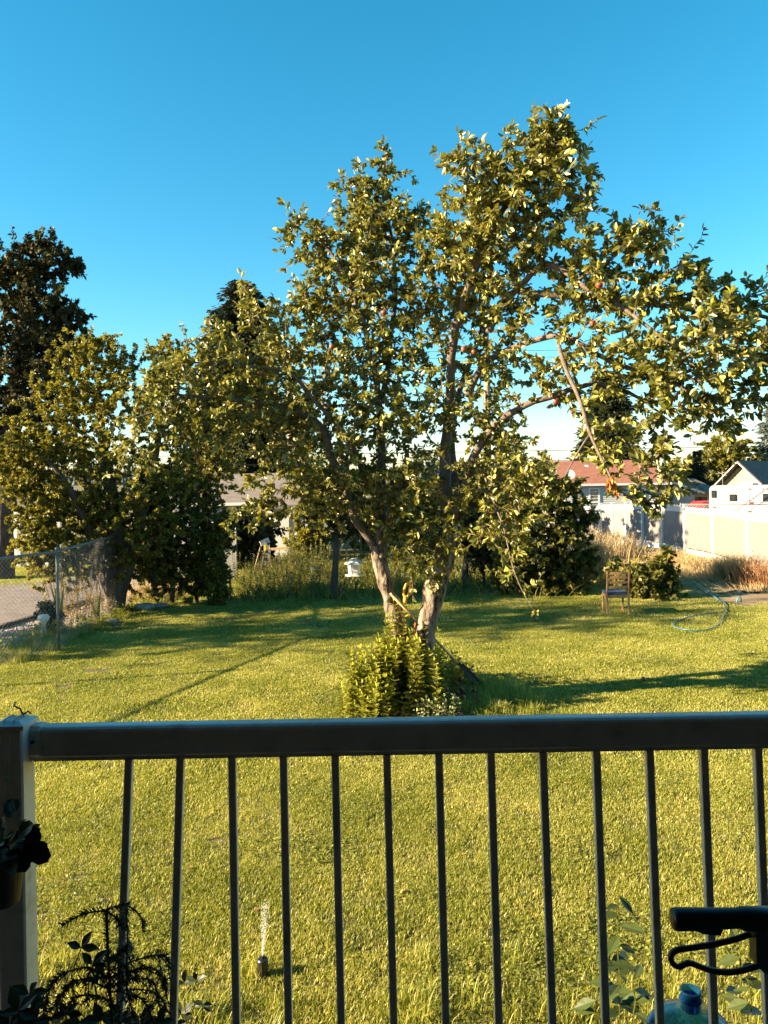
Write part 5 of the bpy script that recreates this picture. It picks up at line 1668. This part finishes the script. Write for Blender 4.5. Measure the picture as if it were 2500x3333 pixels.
# taller dark feathery tree at the left edge
bD = G(20, 1880)
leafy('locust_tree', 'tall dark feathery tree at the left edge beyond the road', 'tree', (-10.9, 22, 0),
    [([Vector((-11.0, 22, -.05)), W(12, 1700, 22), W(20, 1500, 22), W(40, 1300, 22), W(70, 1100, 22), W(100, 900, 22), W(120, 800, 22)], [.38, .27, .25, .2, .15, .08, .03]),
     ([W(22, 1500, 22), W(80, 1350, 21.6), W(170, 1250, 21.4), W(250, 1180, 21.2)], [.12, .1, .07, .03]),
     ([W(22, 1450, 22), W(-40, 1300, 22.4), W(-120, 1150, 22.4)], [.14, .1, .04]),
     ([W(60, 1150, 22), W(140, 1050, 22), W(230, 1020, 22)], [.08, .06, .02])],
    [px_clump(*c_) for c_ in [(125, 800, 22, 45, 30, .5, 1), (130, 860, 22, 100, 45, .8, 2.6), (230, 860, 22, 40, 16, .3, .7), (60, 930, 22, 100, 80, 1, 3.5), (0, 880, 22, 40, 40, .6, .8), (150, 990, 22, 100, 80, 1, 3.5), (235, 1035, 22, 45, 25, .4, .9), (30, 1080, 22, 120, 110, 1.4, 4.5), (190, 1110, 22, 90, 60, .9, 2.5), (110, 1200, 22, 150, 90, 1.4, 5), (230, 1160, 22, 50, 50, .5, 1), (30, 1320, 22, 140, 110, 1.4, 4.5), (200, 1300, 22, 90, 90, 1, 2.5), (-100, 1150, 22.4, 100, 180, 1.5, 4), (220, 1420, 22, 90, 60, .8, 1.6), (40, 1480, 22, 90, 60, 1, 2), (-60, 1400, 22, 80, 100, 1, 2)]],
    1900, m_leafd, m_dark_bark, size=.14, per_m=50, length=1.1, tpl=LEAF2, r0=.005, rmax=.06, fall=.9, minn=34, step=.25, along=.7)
# hedge-like bushes between plum tree and ivy column
leafy('climber_thicket', 'tall dark thicket of small leaves right of the leaning plum tree', 'bush', (W(560, 1950, 17).x, 17, 0),
    [([W(560, 1960, 17), W(570, 1800, 17), W(600, 1600, 17)], [.06, .05, .02]), ([W(640, 1960, 17), W(640, 1800, 17), W(640, 1650, 17)], [.05, .04, .015]), ([W(500, 1920, 16.5), W(490, 1800, 16.5), W(500, 1650, 16.5)], [.05, .04, .015])],
    [px_clump(*c_) for c_ in [(560, 1600, 17, 110, 110, .8, 3), (600, 1760, 17, 110, 110, .8, 4), (540, 1870, 16.8, 90, 70, .5, 2.5), (650, 1880, 17, 70, 80, .5, 2), (720, 1500, 18, 70, 120, .8, 1.6), (640, 1680, 17, 20, 60, .2, .5), (540, 1700, 17, 20, 100, .3, .5), (700, 1730, 17.5, 60, 110, .5, 2), (480, 1780, 17, 80, 130, .6, 2.5), (640, 1780, 17, 80, 130, .6, 2), (670, 1600, 17.6, 60, 60, .4, 1)]],
    1700, m_leafb, m_dark_bark, size=.08, per_m=50, length=.6, tpl=LEAF4, minn=26, step=.14)
leafy('ivy_column', 'dark ivy-covered column standing on the lawn edge left of centre', 'bush', (W(712, 1970, 16.6).x, 16.6, 0),
    [([W(712, 1975, 16.6), W(708, 1850, 16.6), W(705, 1700, 16.6)], [.05, .045, .03])],
    [px_clump(*c_) for c_ in [(712, 1930, 16.6, 30, 45, .2, 2.2), (710, 1860, 16.6, 32, 60, .2, 2.6), (705, 1780, 16.6, 34, 60, .22, 2.4), (712, 1720, 16.6, 40, 40, .25, 1.2)]],
    520, m_leafb, m_dark_bark, size=.075, per_m=50, length=.3, tpl=LEAF4, minn=18, step=.1)
leafy('ivy_mound', 'black-green ivy mound overhanging the wooden ladder', 'bush', (W(790, 1860, 24).x, 24, 0),
    [([W(790, 1870, 24), W(790, 1760, 24)], [.08, .03]), ([W(850, 1850, 24.4), W(860, 1740, 24.4)], [.06, .03])],
    [px_clump(*c_) for c_ in [(780, 1740, 24, 90, 60, .7, 3), (850, 1730, 24, 60, 55, .6, 2), (760, 1820, 24, 60, 60, .5, 2), (830, 1790, 24, 60, 40, .4, 1)]],
    480, m_leafd, m_dark_bark, size=.14, per_m=36, length=.6, tpl=LEAF4, minn=26, step=.2)
# dense trees behind the apple tree
def back_tree(label, px_, D, y_top, y_bot, half, n, m, size=.10, nm='background_tree', cat='tree'):
    h = (y_bot - y_top)
    cl = [px_clump(px_ + R(-.5, .5) * half, y_top + h * t, D, half * (.45 + .4 * math.sin(math.pi * min(1, t + .15))), h * .2, half * D / 2500 * .6, .6 + t) for t in (.12, .25, .35, .45, .55, .65, .75, .85)]
    gy = gz(0, D)
    b0 = W(px_, y_bot, D); b0.z = gy
    return leafy(nm, label, cat, b0, [([b0, b0.lerp(W(px_, y_top + h * .5, D), .6), W(px_, y_top + h * .2, D)], [.15, .1, .03]), ([b0 + Vector((0, 0, .5)), W(px_ - half * .4, y_top + h * .45, D)], [.08, .03]), ([b0 + Vector((0, 0, .6)), W(px_ + half * .4, y_top + h * .45, D)], [.08, .03])],
        cl, int(n * 1.35), m, m_dark_bark, size=size * 1.25, per_m=40, length=.8, tpl=LEAF4, minn=30, step=.22, r0=.004)
back_tree('loose green tree behind the left apple trunk, beyond the weed bed', 1030, 26, 1480, 1830, 110, 330, m_leaf2, .09)
back_tree('shaded mid-green tree between the two apple trunks', 1330, 27, 1480, 1800, 120, 340, m_leafb, .10)
back_tree('tree with ferny light green top left of the drooping branch', 1620, 27, 1330, 1800, 110, 420, m_leaf2, .09)
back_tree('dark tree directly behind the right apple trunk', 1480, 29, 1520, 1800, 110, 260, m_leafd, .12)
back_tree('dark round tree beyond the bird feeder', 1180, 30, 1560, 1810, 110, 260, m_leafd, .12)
back_tree('thin feathery tree behind the left utility pole', 980, 30, 1220, 1640, 70, 200, m_leaf2, .09)
back_tree('dull tree just left of the red-roofed house', 1740, 36, 1500, 1760, 70, 220, m_leafb, .12)
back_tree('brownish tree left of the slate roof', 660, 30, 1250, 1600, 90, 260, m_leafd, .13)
# trees behind the right-hand houses
back_tree('large round olive tree behind the yellow house', 2375, 74, 1428, 1600, 95, 420, m_leaf2, .24)
back_tree('low olive tree behind the grey roof, left of the pointed one', 2190, 72, 1508, 1600, 70, 260, m_leaf2, .22)
back_tree('small brown-green tree between the grey roof and the round tree', 2255, 76, 1520, 1600, 50, 180, m_leafb, .22)
back_tree('dull green trees above the red roof edge', 2130, 80, 1515, 1600, 60, 160, m_leaf2, .24)
conifer('conifer', 'small pointed conifer rising above the low olive trees at right', (W(2272, 1560, 70).x, 70, -1), W(2272, 1468, 70).z + 1, 1.5, m_conif, m_dark_bark, 20, 9, needle=.4, per_m=18)
conifer('conifer', 'blue-grey spruce cut by the right edge above the yellow house', (W(2520, 1560, 76).x, 76, -1), W(2500, 1290, 76).z + 1, 3.0, m_blue, m_dark_bark, 34, 13, needle=.4, per_m=30, droop=.1)
conifer('conifer', 'tall dark conifer standing behind the red roof', (W(1985, 1560, 66).x, 66, -1), W(1985, 1215, 66).z + 1, 2.5, m_conif, m_dark_bark, 40, 14, needle=.42, per_m=26, cap=.9, gap=.1)
conifer('conifer', 'small dark conifer beside the tall one behind the red roof', (W(2075, 1560, 70).x, 70, -1), W(2075, 1478, 70).z + 1, 1.0, m_conif, m_dark_bark, 16, 9, needle=.35, per_m=22)
conifer('conifer', 'tall dark fir rising behind the left limb of the apple tree', (W(800, 1600, 46).x, 46, -1), W(790, 925, 46).z + 1, 3.2, m_conif, m_dark_bark, 46, 14, needle=.34, per_m=30, cap=.8, gap=.12, irregular=.4)
# dark bush in front of the right fence
Db = 17.5
leafy('weeping_bush', 'broad dark bush with arching sprays left of the wooden chair', 'bush', (W(1760, 1980, Db).x, Db, 0),
    [([W(1720, 1975, Db), W(1720, 1850, Db), W(1700, 1650, Db)], [.07, .06, .02]), ([W(1780, 1975, Db), W(1800, 1850, Db), W(1830, 1650, Db)], [.06, .05, .02]), ([W(1650, 1975, Db), W(1640, 1800, Db), W(1620, 1600, Db)], [.06, .05, .02])],
    [px_clump(*c_) for c_ in [(1700, 1640, Db, 110, 100, .8, 3.5), (1820, 1650, Db, 70, 60, .5, 1.6), (1870, 1700, Db, 45, 40, .3, .6), (1830, 1760, Db, 90, 80, .6, 3), (1720, 1800, Db, 120, 110, .8, 5), (1870, 1860, Db, 60, 70, .4, 1.6), (1800, 1900, Db, 110, 60, .6, 3.2), (1650, 1860, Db, 60, 70, .5, 1.2), (1600, 1700, Db + 1, 70, 120, .7, 2), (1915, 1690, Db, 22, 16, .15, .35), (1890, 1650, Db, 22, 22, .15, .35), (1860, 1580, Db, 20, 30, .15, .35), (1790, 1570, Db, 25, 35, .2, .4), (1900, 1760, Db, 25, 18, .15, .35), (1925, 1820, Db, 22, 16, .15, .3), (1850, 1960, Db - .3, 50, 25, .2, .7), (1640, 1580, Db, 30, 40, .3, .5)]],
    1500, m_leafb, m_dark_bark, size=.10, per_m=50, length=.7, tpl=LEAF2, minn=34, step=.14, fall=.6, along=.7)
Ds = 16.6
leafy('currant_bush', 'dark broad-leaved bush immediately right of the wooden chair', 'bush', (W(2120, 1980, Ds).x, Ds, 0),
    [([W(2110, 1975, Ds), W(2120, 1900, Ds), W(2150, 1830, Ds)], [.03, .02, .01]), ([W(2060, 1975, Ds), W(2060, 1880, Ds)], [.03, .01]), ([W(2170, 1975, Ds), W(2190, 1880, Ds)], [.03, .01]), ([W(2160, 1900, Ds), W(2172, 1795, Ds)], [.012, .004])],
    [px_clump(*c_) for c_ in [(2130, 1930, Ds, 85, 45, .5, 4), (2060, 1890, Ds, 50, 50, .4, 2), (2120, 1860, Ds, 50, 40, .4, 2), (2165, 1840, Ds, 32, 38, .3, 1.6), (2170, 1800, Ds, 15, 18, .1, .3), (2190, 1900, Ds, 30, 35, .3, 1.2), (2000, 1860, Ds + .4, 30, 30, .3, .6)]],
    420, m_leafb, m_dark_bark, size=.11, per_m=34, length=.35, tpl=LEAF4, minn=14, step=.1, fall=.5)
# small garden tree trunks in mid distance
for (x0_, x1_, yb, yt, D, lab) in ((1085, 1092, 1960, 1700, 17.2, 'thin dark garden tree between the ivy column and the bird feeder'), (1518, 1515, 1930, 1780, 18.6, 'thin dark garden tree just right of the right apple trunk')):
    leafy('garden_tree', lab, 'tree', (W(x0_, yb, D).x, D, 0), [([Vector((W(x0_, yb, D).x, D, -.02)), W(x1_, (yb + yt) / 2, D), W(x1_ + 5, yt, D), W(x1_, yt - 80, D)], [.09, .075, .06, .02])],
          [px_clump(x1_, yt - 60, D, 90, 60, .7, 2), px_clump(x1_ + 30, yt, D, 60, 30, .5, 1), px_clump(x1_ - 20, yt - 110, D, 70, 60, .6, 1)], 260, m_leafd, m_dark_bark, size=.11, per_m=36, length=.6, minn=22)
leafy('pruned_fruit_tree', 'small umbrella-shaped tree on props right of the apple trunk', 'tree', (W(1575, 1940, 18.4).x, 18.4, 0),
      [([Vector((W(1575, 1940, 18.4).x, 18.4, 0)), W(1575, 1850, 18.4), W(1580, 1800, 18.4)], [.04, .035, .02])], [px_clump(1575, 1835, 18.4, 55, 28, .4, 2), px_clump(1600, 1800, 18.4, 70, 40, .5, 2)], 140, m_leafd, m_dark_bark, size=.08, per_m=40, length=.4, minn=12)
def stake(label, x, yb, x2, yt, D, m=m_wood_grey, w=.035, nm='stake', cat='stake', group=None):
    a_ = W(x, yb, D); a_.z = 0
    return tag(MB().bar(a_, W(x2, yt, D), w, w * .8).build(nm, m), label, cat, group)
stake('leaning prop under the umbrella-shaped tree, left one', 1543, 1935, 1528, 1855, 18.2, m_dark_bark)
stake('leaning prop under the umbrella-shaped tree, right one', 1622, 1935, 1590, 1860, 18.3, m_dark_bark)
stake('rust-red metal stake beside the short chain-link stretch', 752, 1958, 747, 1852, 17.2, m_rust, .04)
stake('dark stub post under the bird feeder, right one', 1159, 1925, 1159, 1893, 17.8, m_dark_bark, .05)
stake('dark stub post under the bird feeder, left one', 1121, 1925, 1121, 1893, 18.0, m_dark_bark, .03)
stake('short orange-brown peg left of the stub posts', 1111, 1945, 1111, 1912, 17.0, m_rust, .035)
stake('pale leaning stake behind the plum tree at the fence', 492, 1925, 512, 1820, 17.4, m_handle, .035)
stake('grey slanting stick right of the ladder', 915, 1870, 907, 1800, 21.0, m_wood_grey, .03)
stake('short grey post behind the wooden chair', 2008, 1850, 2008, 1808, 19.5, m_wood_grey, .09)

# wooden ladder and rail
ld = thing('ladder', 'old wooden stepladder with yellow sticker standing in the shade of the ivy mound', 'ladder', (W(850, 1880, 21.5).x, 21.5, 0))
def lp(x, y, d=0): return W(x, y, 21.5 + d)
MB().bar(lp(846, 1866), lp(868, 1762), .07, .04).build('side_rail', m_wood_grey, ld)
MB().bar(lp(858, 1866, .1), lp(874, 1762, .1), .07, .04).build('side_rail', m_wood_grey, ld)
MB().bar(lp(830, 1850, .5), lp(852, 1768, .1), .04, .03).build('back_leg', m_wood_grey, ld)
MB().bar(lp(869, 1838, .5), lp(868, 1768, .1), .04, .03).build('back_leg', m_wood_grey, ld)
MB().bar(lp(848, 1770), lp(876, 1757, .1), .14, .04, up=(0, 1, 0)).build('top_step', m_stucco, ld)
for yy in (1795, 1820, 1843):
    MB().bar(lp(846 + (1866 - yy) * .2, yy), lp(860 + (1866 - yy) * .16, yy, .1), .09, .025, up=(0, 1, 0)).build('step', m_wood_grey, ld)
MB().box(lp(862, 1783, -.05), (.06, .01, .16)).build('sticker', m_sign_y, ld)
gr = thing('garden_rail', 'weathered wooden rail on two short posts beyond the ladder', 'rail', (W(910, 1860, 22.4).x, 22.4, 0))
MB().bar(W(872, 1788, 22.4), W(948, 1783, 22.4), .04, .07).build('bar', m_handle, gr)
for x in (946, 876):
    p = W(x, 1787, 22.4); MB().bar((p.x, p.y, 0), p, .08, .05).build('post', m_wood_grey, gr)
b_ = W(1026, 1838, 21)
bk = thing('blue_bucket', 'small blue bucket in the grass left of the bird feeder', 'bucket', (b_.x, 21, 0))
MB().lathe([(0, .0), (.10, .0), (.14, .26), (.15, .27), (.13, .27), (.09, .02), (0, .02)], (b_.x, 21, .02), 18).build('pail', m_hose, bk, True)
MB().tube([(b_.x - .14, 21, .28), (b_.x - .08, 21, .38), (b_.x + .08, 21, .38), (b_.x + .14, 21, .28)], .006, 6).build('handle', m_iron, bk)

# ------------------------------------------------------------------ weeds and dry grass
def stalks(name, label, spots, m, h, n, w=.006, cat='grass', spread=.25, heads=True, lean=.35, group=None):
    """a clump of seed-headed grass: many thin blades"""
    Vs = []; Fs = []; Ts = []; o = 0
    root_loc = (spots[0][0], spots[0][1], 0)
    for (x, y, s) in spots:
        for _ in range(n):
            a = R(0, 6.28); r = abs(rng.normal(0, spread)) * s
            hh_ = h * s * R(.5, 1.15)
            bx, by = x + r * math.cos(a), y + r * math.sin(a)
            z = gz(bx, by)
            tx, ty = bx + R(-lean, lean) * hh_ + .3 * r * math.cos(a), by + R(-lean, lean) * hh_
            wv = w * R(.7, 1.5)
            c_, s_ = math.cos(a), math.sin(a)
            mx, my = (bx * .6 + tx * .4), (by * .6 + ty * .4)
            Vs += [(bx - c_ * wv / 2, by - s_ * wv / 2, z), (bx + c_ * wv / 2, by + s_ * wv / 2, z), (mx + c_ * wv / 2, my + s_ * wv / 2, z + hh_ * .6), (mx - c_ * wv / 2, my - s_ * wv / 2, z + hh_ * .6), (tx, ty, z + hh_)]
            Fs += [(o, o + 1, o + 2), (o, o + 2, o + 3), (o + 3, o + 2, o + 4)]
            o += 5
            t = R(.1, .9); Ts += [t] * 5
            if heads and R(0, 1) < .5:
                for q in range(5):
                    u = R(.62, 1.0)
                    cx, cy, cz_ = mx + (tx - mx) * (u - .6) / .4, my + (ty - my) * (u - .6) / .4, z + hh_ * u
                    e = .018
                    Vs += [(cx, cy, cz_), (cx + R(-e, e), cy + R(-e, e), cz_ + R(.0, e * 2)), (cx + R(-e, e), cy + R(-e, e), cz_ + R(0, e * 2))]
                    Fs += [(o, o + 1, o + 2)]; o += 3; Ts += [min(1, t + .2)] * 3
    ob = link(name, tri_mesh(name, np.array(Vs), np.array(Fs), np.array(Ts)), m)
    return tag(ob, label, cat, group) if label else tag(ob, kind='stuff')
g_ = lambda x, y, s=1.0: (G(x, y).x, G(x, y).y, s)
stalks('dry_grass_clump', 'tall straw-coloured seeding grass between the dark bush and the vinyl fence', [g_(1895, 1905), g_(1925, 1900, 1.1), g_(1950, 1890), g_(1915, 1880, 1.15)], m_dry, 1.15, 300, .010, spread=.22)
stalks('dry_grass_clump', 'pinkish dry grass plumes against the shaded part of the vinyl fence', [g_(1990, 1830), g_(1960, 1825, 1.0), g_(2050, 1815, .8), g_(2010, 1820, 1.1)], m_dry, .85, 200, .010, spread=.35)
stalks('dry_shrub', 'round sun-bleached brushy shrub at the foot of the vinyl fence, right', [g_(2390, 1890, 1.0), g_(2360, 1890, .9), g_(2425, 1892, .9)], m_dry, .66, 650, .007, spread=.30, lean=.6, cat='shrub')
stalks('dry_shrub', 'reddish dry weeds right of the bleached shrub at the right edge', [g_(2460, 1905, .8), g_(2490, 1915, .8)], leafmat('red_weed', [(.12, .05, .03), (.25, .13, .07), (.4, .25, .13)], trans=.3), .75, 350, .007, spread=.3, lean=.5, cat='shrub')
stalks('dry_grass_clump', 'low yellowing weeds along the middle of the vinyl fence', [g_(2130, 1830, .7), g_(2200, 1840, 1.0), g_(2260, 1850, .9), g_(2310, 1855, .8), g_(2230, 1835, 1.25), g_(2160, 1825, .7)], m_dry, .42, 200, .010, spread=.4)
spots = [(W(1000 + R(-70, 70), 1900, 20).x, 20 + R(-1, 1), R(.45, 1.1)) for _ in range(60)]
spots += [(W(R(780, 1040), 1900, 18).x, 18 + R(-.8, 1.2), R(.2, .6)) for _ in range(110)]
upright_shoots('weed_bed', 'sunlit bed of tall green weeds between ivy column and thin garden tree', spots, m_leafw, m_twig, .075, .05, 'weeds', tpl=LEAF4)
spots = [(W(R(1180, 1320), 1900, 19.6).x, R(18.2, 22), R(.2, .6)) for _ in range(90)] + [(W(R(1480, 1640), 1900, 20).x, R(19, 24), R(.25, .7)) for _ in range(100)]
upright_shoots('weed_bed', 'low green weeds behind the apple trunks around the small garden trees', spots, m_leafw, m_twig, .075, .05, 'weeds', tpl=LEAF4)
spots = [(W(R(1080, 1720), 1900, 25).x * 1.0, R(23, 27), R(.4, 1.1)) for _ in range(150)]
upright_shoots('weed_bed', 'distant strip of rough growth across the back of the garden', spots, m_leafw, m_twig, .10, .07, 'weeds', tpl=LEAF4)
spots = [(W(R(700, 900), 1900, 22).x * 1.0, R(20, 23.5), R(.2, .6)) for _ in range(90)]
upright_shoots('weed_bed', 'shaded brambly growth at the foot of the ladder', spots, m_leafb, m_twig, .075, .05, 'weeds', tpl=LEAF4)
stalks('garden_grass', None, [(W(R(780, 1700), 1900, 20).x * 1.0, R(16.8, 26), 1.0) for _ in range(190)], m_leafw, .30, 60, .012, spread=.5)
stalks('fence_foot_grass', None, [(G(x + R(-20, 20), 0 + y).x, G(x, y + R(-8, 8)).y, R(.6, 1.2)) for x, y in ((1960, 1850), (2010, 1842), (2070, 1835), (2120, 1845), (2180, 1850), (2240, 1862), (2300, 1868), (2340, 1880), (2120, 1870), (2200, 1875), (2280, 1880), (2060, 1860), (2400, 1900), (2450, 1915), (2490, 1925)) for _ in range(5)], m_dry, .16, 80, .010, spread=.6, heads=False)
# left bed
spots = [g_(R(190, 350), R(1990, 2040), R(.4, 1.3)) for _ in range(46)]
upright_shoots('yellow_shrub', 'loose yellow-leaved shrub at the foot of the plum tree by the fence post', spots, leafmat('yellow_leaf', [(.16, .15, .02), (.30, .26, .04), (.42, .30, .07)], trans=.45), m_rust, .055, .05, tpl=LEAF4, lean=.35)
spots = [g_(R(20, 440), 0, 1) for _ in range(0)]
for _ in range(170):
    t = R(0, 2.999); i = int(t); p = ga[i].lerp(ga[i + 1], t - i)
    spots.append((p.x + R(-.25, .15), p.y + R(-.2, .25), R(.06, .26)))
upright_shoots('bed_ground_cover', 'low leafy ground cover edging the lawn along the gravel at left', spots, m_leafs, m_twig, .06, .03, 'ground cover', tpl=LEAF4)
def iris(label, x, y, h, n):
    g = G(x, y)
    rt = thing('iris_clump', label, 'plant', g, 'iris clumps in the left bed')
    for k in range(n):
        a = R(0, 6.28); ln = R(.05, .3) * h; hh_ = h * R(.6, 1); w_ = R(.018, .028)
        d = Vector((math.cos(a), math.sin(a), 0)); s_ = Vector((1, .2, 0)).normalized()
        vs = []
        for t, ww in ((0, .8), (.35, 1), (.7, .7), (1, .05)):
            c_ = g + d * (ln * t * t + .02) + Vector((0, 0, hh_ * (t - .08 * t * t)))
            vs += [c_ - s_ * w_ * ww, c_ + s_ * w_ * ww]
        b__ = MB(); b__.add(vs, [(0, 1, 3, 2), (2, 3, 5, 4), (4, 5, 7, 6)], R(.2, .7)); b__.build('leaf', m_leafs, rt)
iris('sword-leaved iris clump beside the potted dwarf conifer', 195, 2045, .95, 9)
iris('sword-leaved iris clump right of the yellow shrub', 318, 2030, .75, 8)
g = G(166, 2062)
pt = thing('potted_dwarf_conifer', 'dwarf conifer in a dark bowl at the edge of the gravel, left', 'potted plant', g)
MB().lathe([(0, 0), (.12, 0), (.19, .18), (.20, .2), (.18, .2), (.17, .16), (0, .16)], g, 20).build('pot', m_pot, pt, True)
MB().tube([g + Vector((0, 0, .15)), g + Vector((-.02, 0, .35)), g + Vector((-.03, 0, .5))], [.025, .018, .008], 7).build('trunk', m_dark_bark, pt, True)
Bc = sample_clumps([((g.x - .04, g.y, .36), (.24, .2, .1), 2), ((g.x - .08, g.y, .50), (.17, .15, .09), 1.4), ((g.x + .1, g.y, .3), (.17, .15, .08), 1)], 2600, .6)
V, F, tt = leaf_arrays(LEAF2, Bc, rng.normal(size=(2600, 3)) + [0, 0, .6], rng.normal(size=(2600, 3)), rng.uniform(.03, .06, 2600), rng.random(2600))
tag(link('foliage', tri_mesh('foliage', V, F, tt, ROOTLOC[pt.name]), m_conif, pt), kind='stuff')
g = G(143, 2075)
pd = thing('pedestal_stone', 'pale weathered stone pedestal left of the dark conifer bowl', 'ornament', g)
MB().lathe([(0, 0), (.06, 0), (.05, .05), (.04, .22), (.05, .27), (.09, .31), (.10, .36), (.07, .40), (0, .41)], g, 14).build('column', m_stucco, pd, True)
def rock(label, x, y, s, fl=.55, grp='stones edging the left bed'):
    g = G(x, y); mb = MB(); vs = []; n = 9
    for i in range(5):
        ph_ = math.pi * i / 4
        for k in range(n):
            a = 2 * math.pi * k / n; rr = s * math.sin(ph_ * .96 + .04) * R(.82, 1.12)
            vs.append((g.x + rr * math.cos(a), g.y + rr * .7 * math.sin(a), s * .2 + s * fl * math.cos(ph_) * R(.9, 1.1)))
    fs = [(i * n + k, (i + 1) * n + k, (i + 1) * n + (k + 1) % n, i * n + (k + 1) % n) for i in range(4) for k in range(n)]
    fs.append(tuple(range(n))); mb.add(vs, fs)
    return tag(mb.build('rock', m_rock), label, 'rock', grp)
rock('low grey rock at the lawn corner, nearest the left edge', 68, 2098, .17)
rock('flat rock on the gravel edge right of the nearest grey rock', 112, 2085, .12, .3)
rock('pale flat rock below the yellow shrub', 268, 2043, .20, .35)
rock('small rock right of the pale flat one', 300, 2040, .13)
rock('brown flat rock by the second iris clump', 362, 2028, .16, .3)
rock('white rounded stone beside the second iris clump', 330, 2008, .09, .8)
rock('broad rock at the root of the plum tree', 470, 1985, .25, .4)
rock('flat slab beside the straw pile right of the plum trunk', 520, 1978, .22, .25)
stalks('straw_heap', 'heap of dry straw and clippings right of the plum trunk', [g_(450, 1940, 1), g_(480, 1935, 1), g_(520, 1925, 1.1), g_(430, 1955, .8), g_(495, 1950, .8)], m_dry, .34, 420, .010, spread=.35, cat='straw', lean=1.2, heads=False)

# ------------------------------------------------------------------ wooden chair
cA, cB = G(1978, 2002), G(2040, 2004)
wv = (cB - cA); wch = wv.length
xa = wv.normalized(); ya = Vector((-xa.y, xa.x, 0))
ca = math.radians(14)
xa, ya = (xa * math.cos(ca) + ya * math.sin(ca)), (ya * math.cos(ca) - xa * math.sin(ca))
ch = thing('wooden_chair', 'brown wooden ladder-back chair with blue seat pad facing away on the lawn', 'chair', cA)
sc_ = .81 / .86
def cp_(x, y, z): return cA + xa * (x * .43 * sc_) + ya * (y * .42 * sc_) + Vector((0, 0, z * sc_))
# back at y=0 (towards the viewer), seat runs away
for s in (0, 1):
    b = MB(); b.bar(cp_(s, 0, 0), cp_(s, .06, .42), .036, .034, up=(1, 0, 0), bev=.005); b.bar(cp_(s, .06, .42), cp_(s, -.14, .90), .034, .030, up=(1, 0, 0), bev=.005); b.build('back_post', m_chair, ch)
    MB().bar(cp_(s * .94 + .03, 1, 0), cp_(s * .94 + .03, .97, .41), .036, up=(1, 0, 0), bev=.005).build('leg', m_chair, ch)
    MB().bar(cp_(s, .08, .375), cp_(s * .94 + .03, .95, .375), .022, .06).build('side_apron', m_chair, ch)
for z, y in ((.855, -.125), (.765, -.085), (.665, -.045), (.565, -.005)):
    m1_, m2_ = cp_(0, y, z), cp_(1, y, z)
    d_ = (m2_ - m1_).normalized() * .017
    b = MB()
    for k in range(6):
        t0, t1 = k / 6, (k + 1) / 6
        q0 = (m1_ + d_).lerp(m2_ - d_, t0) - ya * .022 * math.sin(math.pi * t0); q1 = (m1_ + d_).lerp(m2_ - d_, t1) - ya * .022 * math.sin(math.pi * t1)
        b.bar(q0, q1, .014, .05)
    b.build('slat', m_chair, ch)
MB().bar(cp_(.04, .06, .375), cp_(.96, .06, .375), .022, .06).build('back_apron', m_chair, ch)
MB().bar(cp_(.06, .97, .375), cp_(.94, .97, .375), .022, .06).build('front_apron', m_chair, ch)
st_ = MB(); st_.box(cp_(.5, .55, .43), (.43 * sc_ * 1.04, .42 * sc_ * .95, .05), Matrix((xa, ya, (0, 0, 1))).transposed(), bev=.015); st_.build('seat_pad', m_cush, ch)

# ------------------------------------------------------------------ hose on the grass
hp = [(2215, 1905), (2262, 1912), (2302, 1932), (2330, 1952), (2358, 1966), (2362, 1985), (2356, 2010), (2342, 2035), (2320, 2050), (2285, 2058), (2240, 2057), (2205, 2050), (2191, 2040), (2200, 2028), (2228, 2018), (2262, 2010), (2300, 2004), (2335, 1998)]
line = resample([G(*p) + Vector((0, 0, .035)) for p in hp], .08)
line[:, 2] += rng.normal(size=len(line)) * .003
tag(MB().tube([tuple(p) for p in line], .0095, 8).build('garden_hose', m_hose, None, True), 'light blue garden hose looped on the dry grass right of the chair', 'hose')
hp2 = [(2225, 1898), (2250, 1898), (2280, 1912), (2305, 1928), (2325, 1945), (2345, 1962)]
tag(MB().tube([tuple(p) for p in resample([G(*p) + Vector((0, 0, .035)) for p in hp2], .08)], .0095, 8).build('garden_hose', m_hose, None, True), 'second blue hose run crossing the first by the dark bush', 'hose')
c = G(2405, 1965)
lp_ = [c + Vector((-.05, 0, .01)), c + Vector((-.03, 0, .09)), c + Vector((.0, .0, .14)), c + Vector((.04, .0, .13)), c + Vector((.06, .02, .03))]
tag(MB().tube([tuple(p) for p in resample(lp_, .02)], .015, 8).build('hose_end', m_hose, None, True), 'short hooked blue hose end standing up on the bare ground at right', 'hose')
tag(MB().tube([tuple(p) for p in resample([G(x, y) + Vector((0, 0, .02)) for x, y in ((2345, 1935), (2400, 1925), (2440, 1932), (2500, 1928), (2560, 1920))], .1)], .02, 8).build('black_pipe', m_rubber, None, True), 'dark irrigation pipe lying across the bare ground at right', 'pipe')

# ------------------------------------------------------------------ trees standing outside the frame at left: their shade falls on the lawn
def shade_tree(label, x, y, h, zr_, rr_, n=260):
    leafy('street_tree', label, 'tree', (x, y, 0), [([Vector((x, y, 0)), Vector((x + .1, y, h * .4)), Vector((x, y + .1, h * .85))], [.22, .16, .04])],
        [((x + R(-1, 1), y + R(-.5, .5), zr_ + k * .9), (rr_, rr_ * .7, .6), 1) for k in range(int((h - zr_) / .9) + 1)], n, m_leaf2, m_dark_bark, size=.13, per_m=24, length=.8, tpl=LEAF2, minn=12, step=.3, twigs=True)
shade_tree('tall street tree out of view at far left, its shade crossing the lawn', -12.5, 11.4, 6.2, 2.2, 2.0, 520)
shade_tree('second street tree out of view at left, nearer the first', -16.5, 11.0, 8.6, 3.6, 2.0, 520)
shade_tree('third street tree out of view at left, behind the others', -19, 10.2, 9.5, 5.5, 2.2, 420)
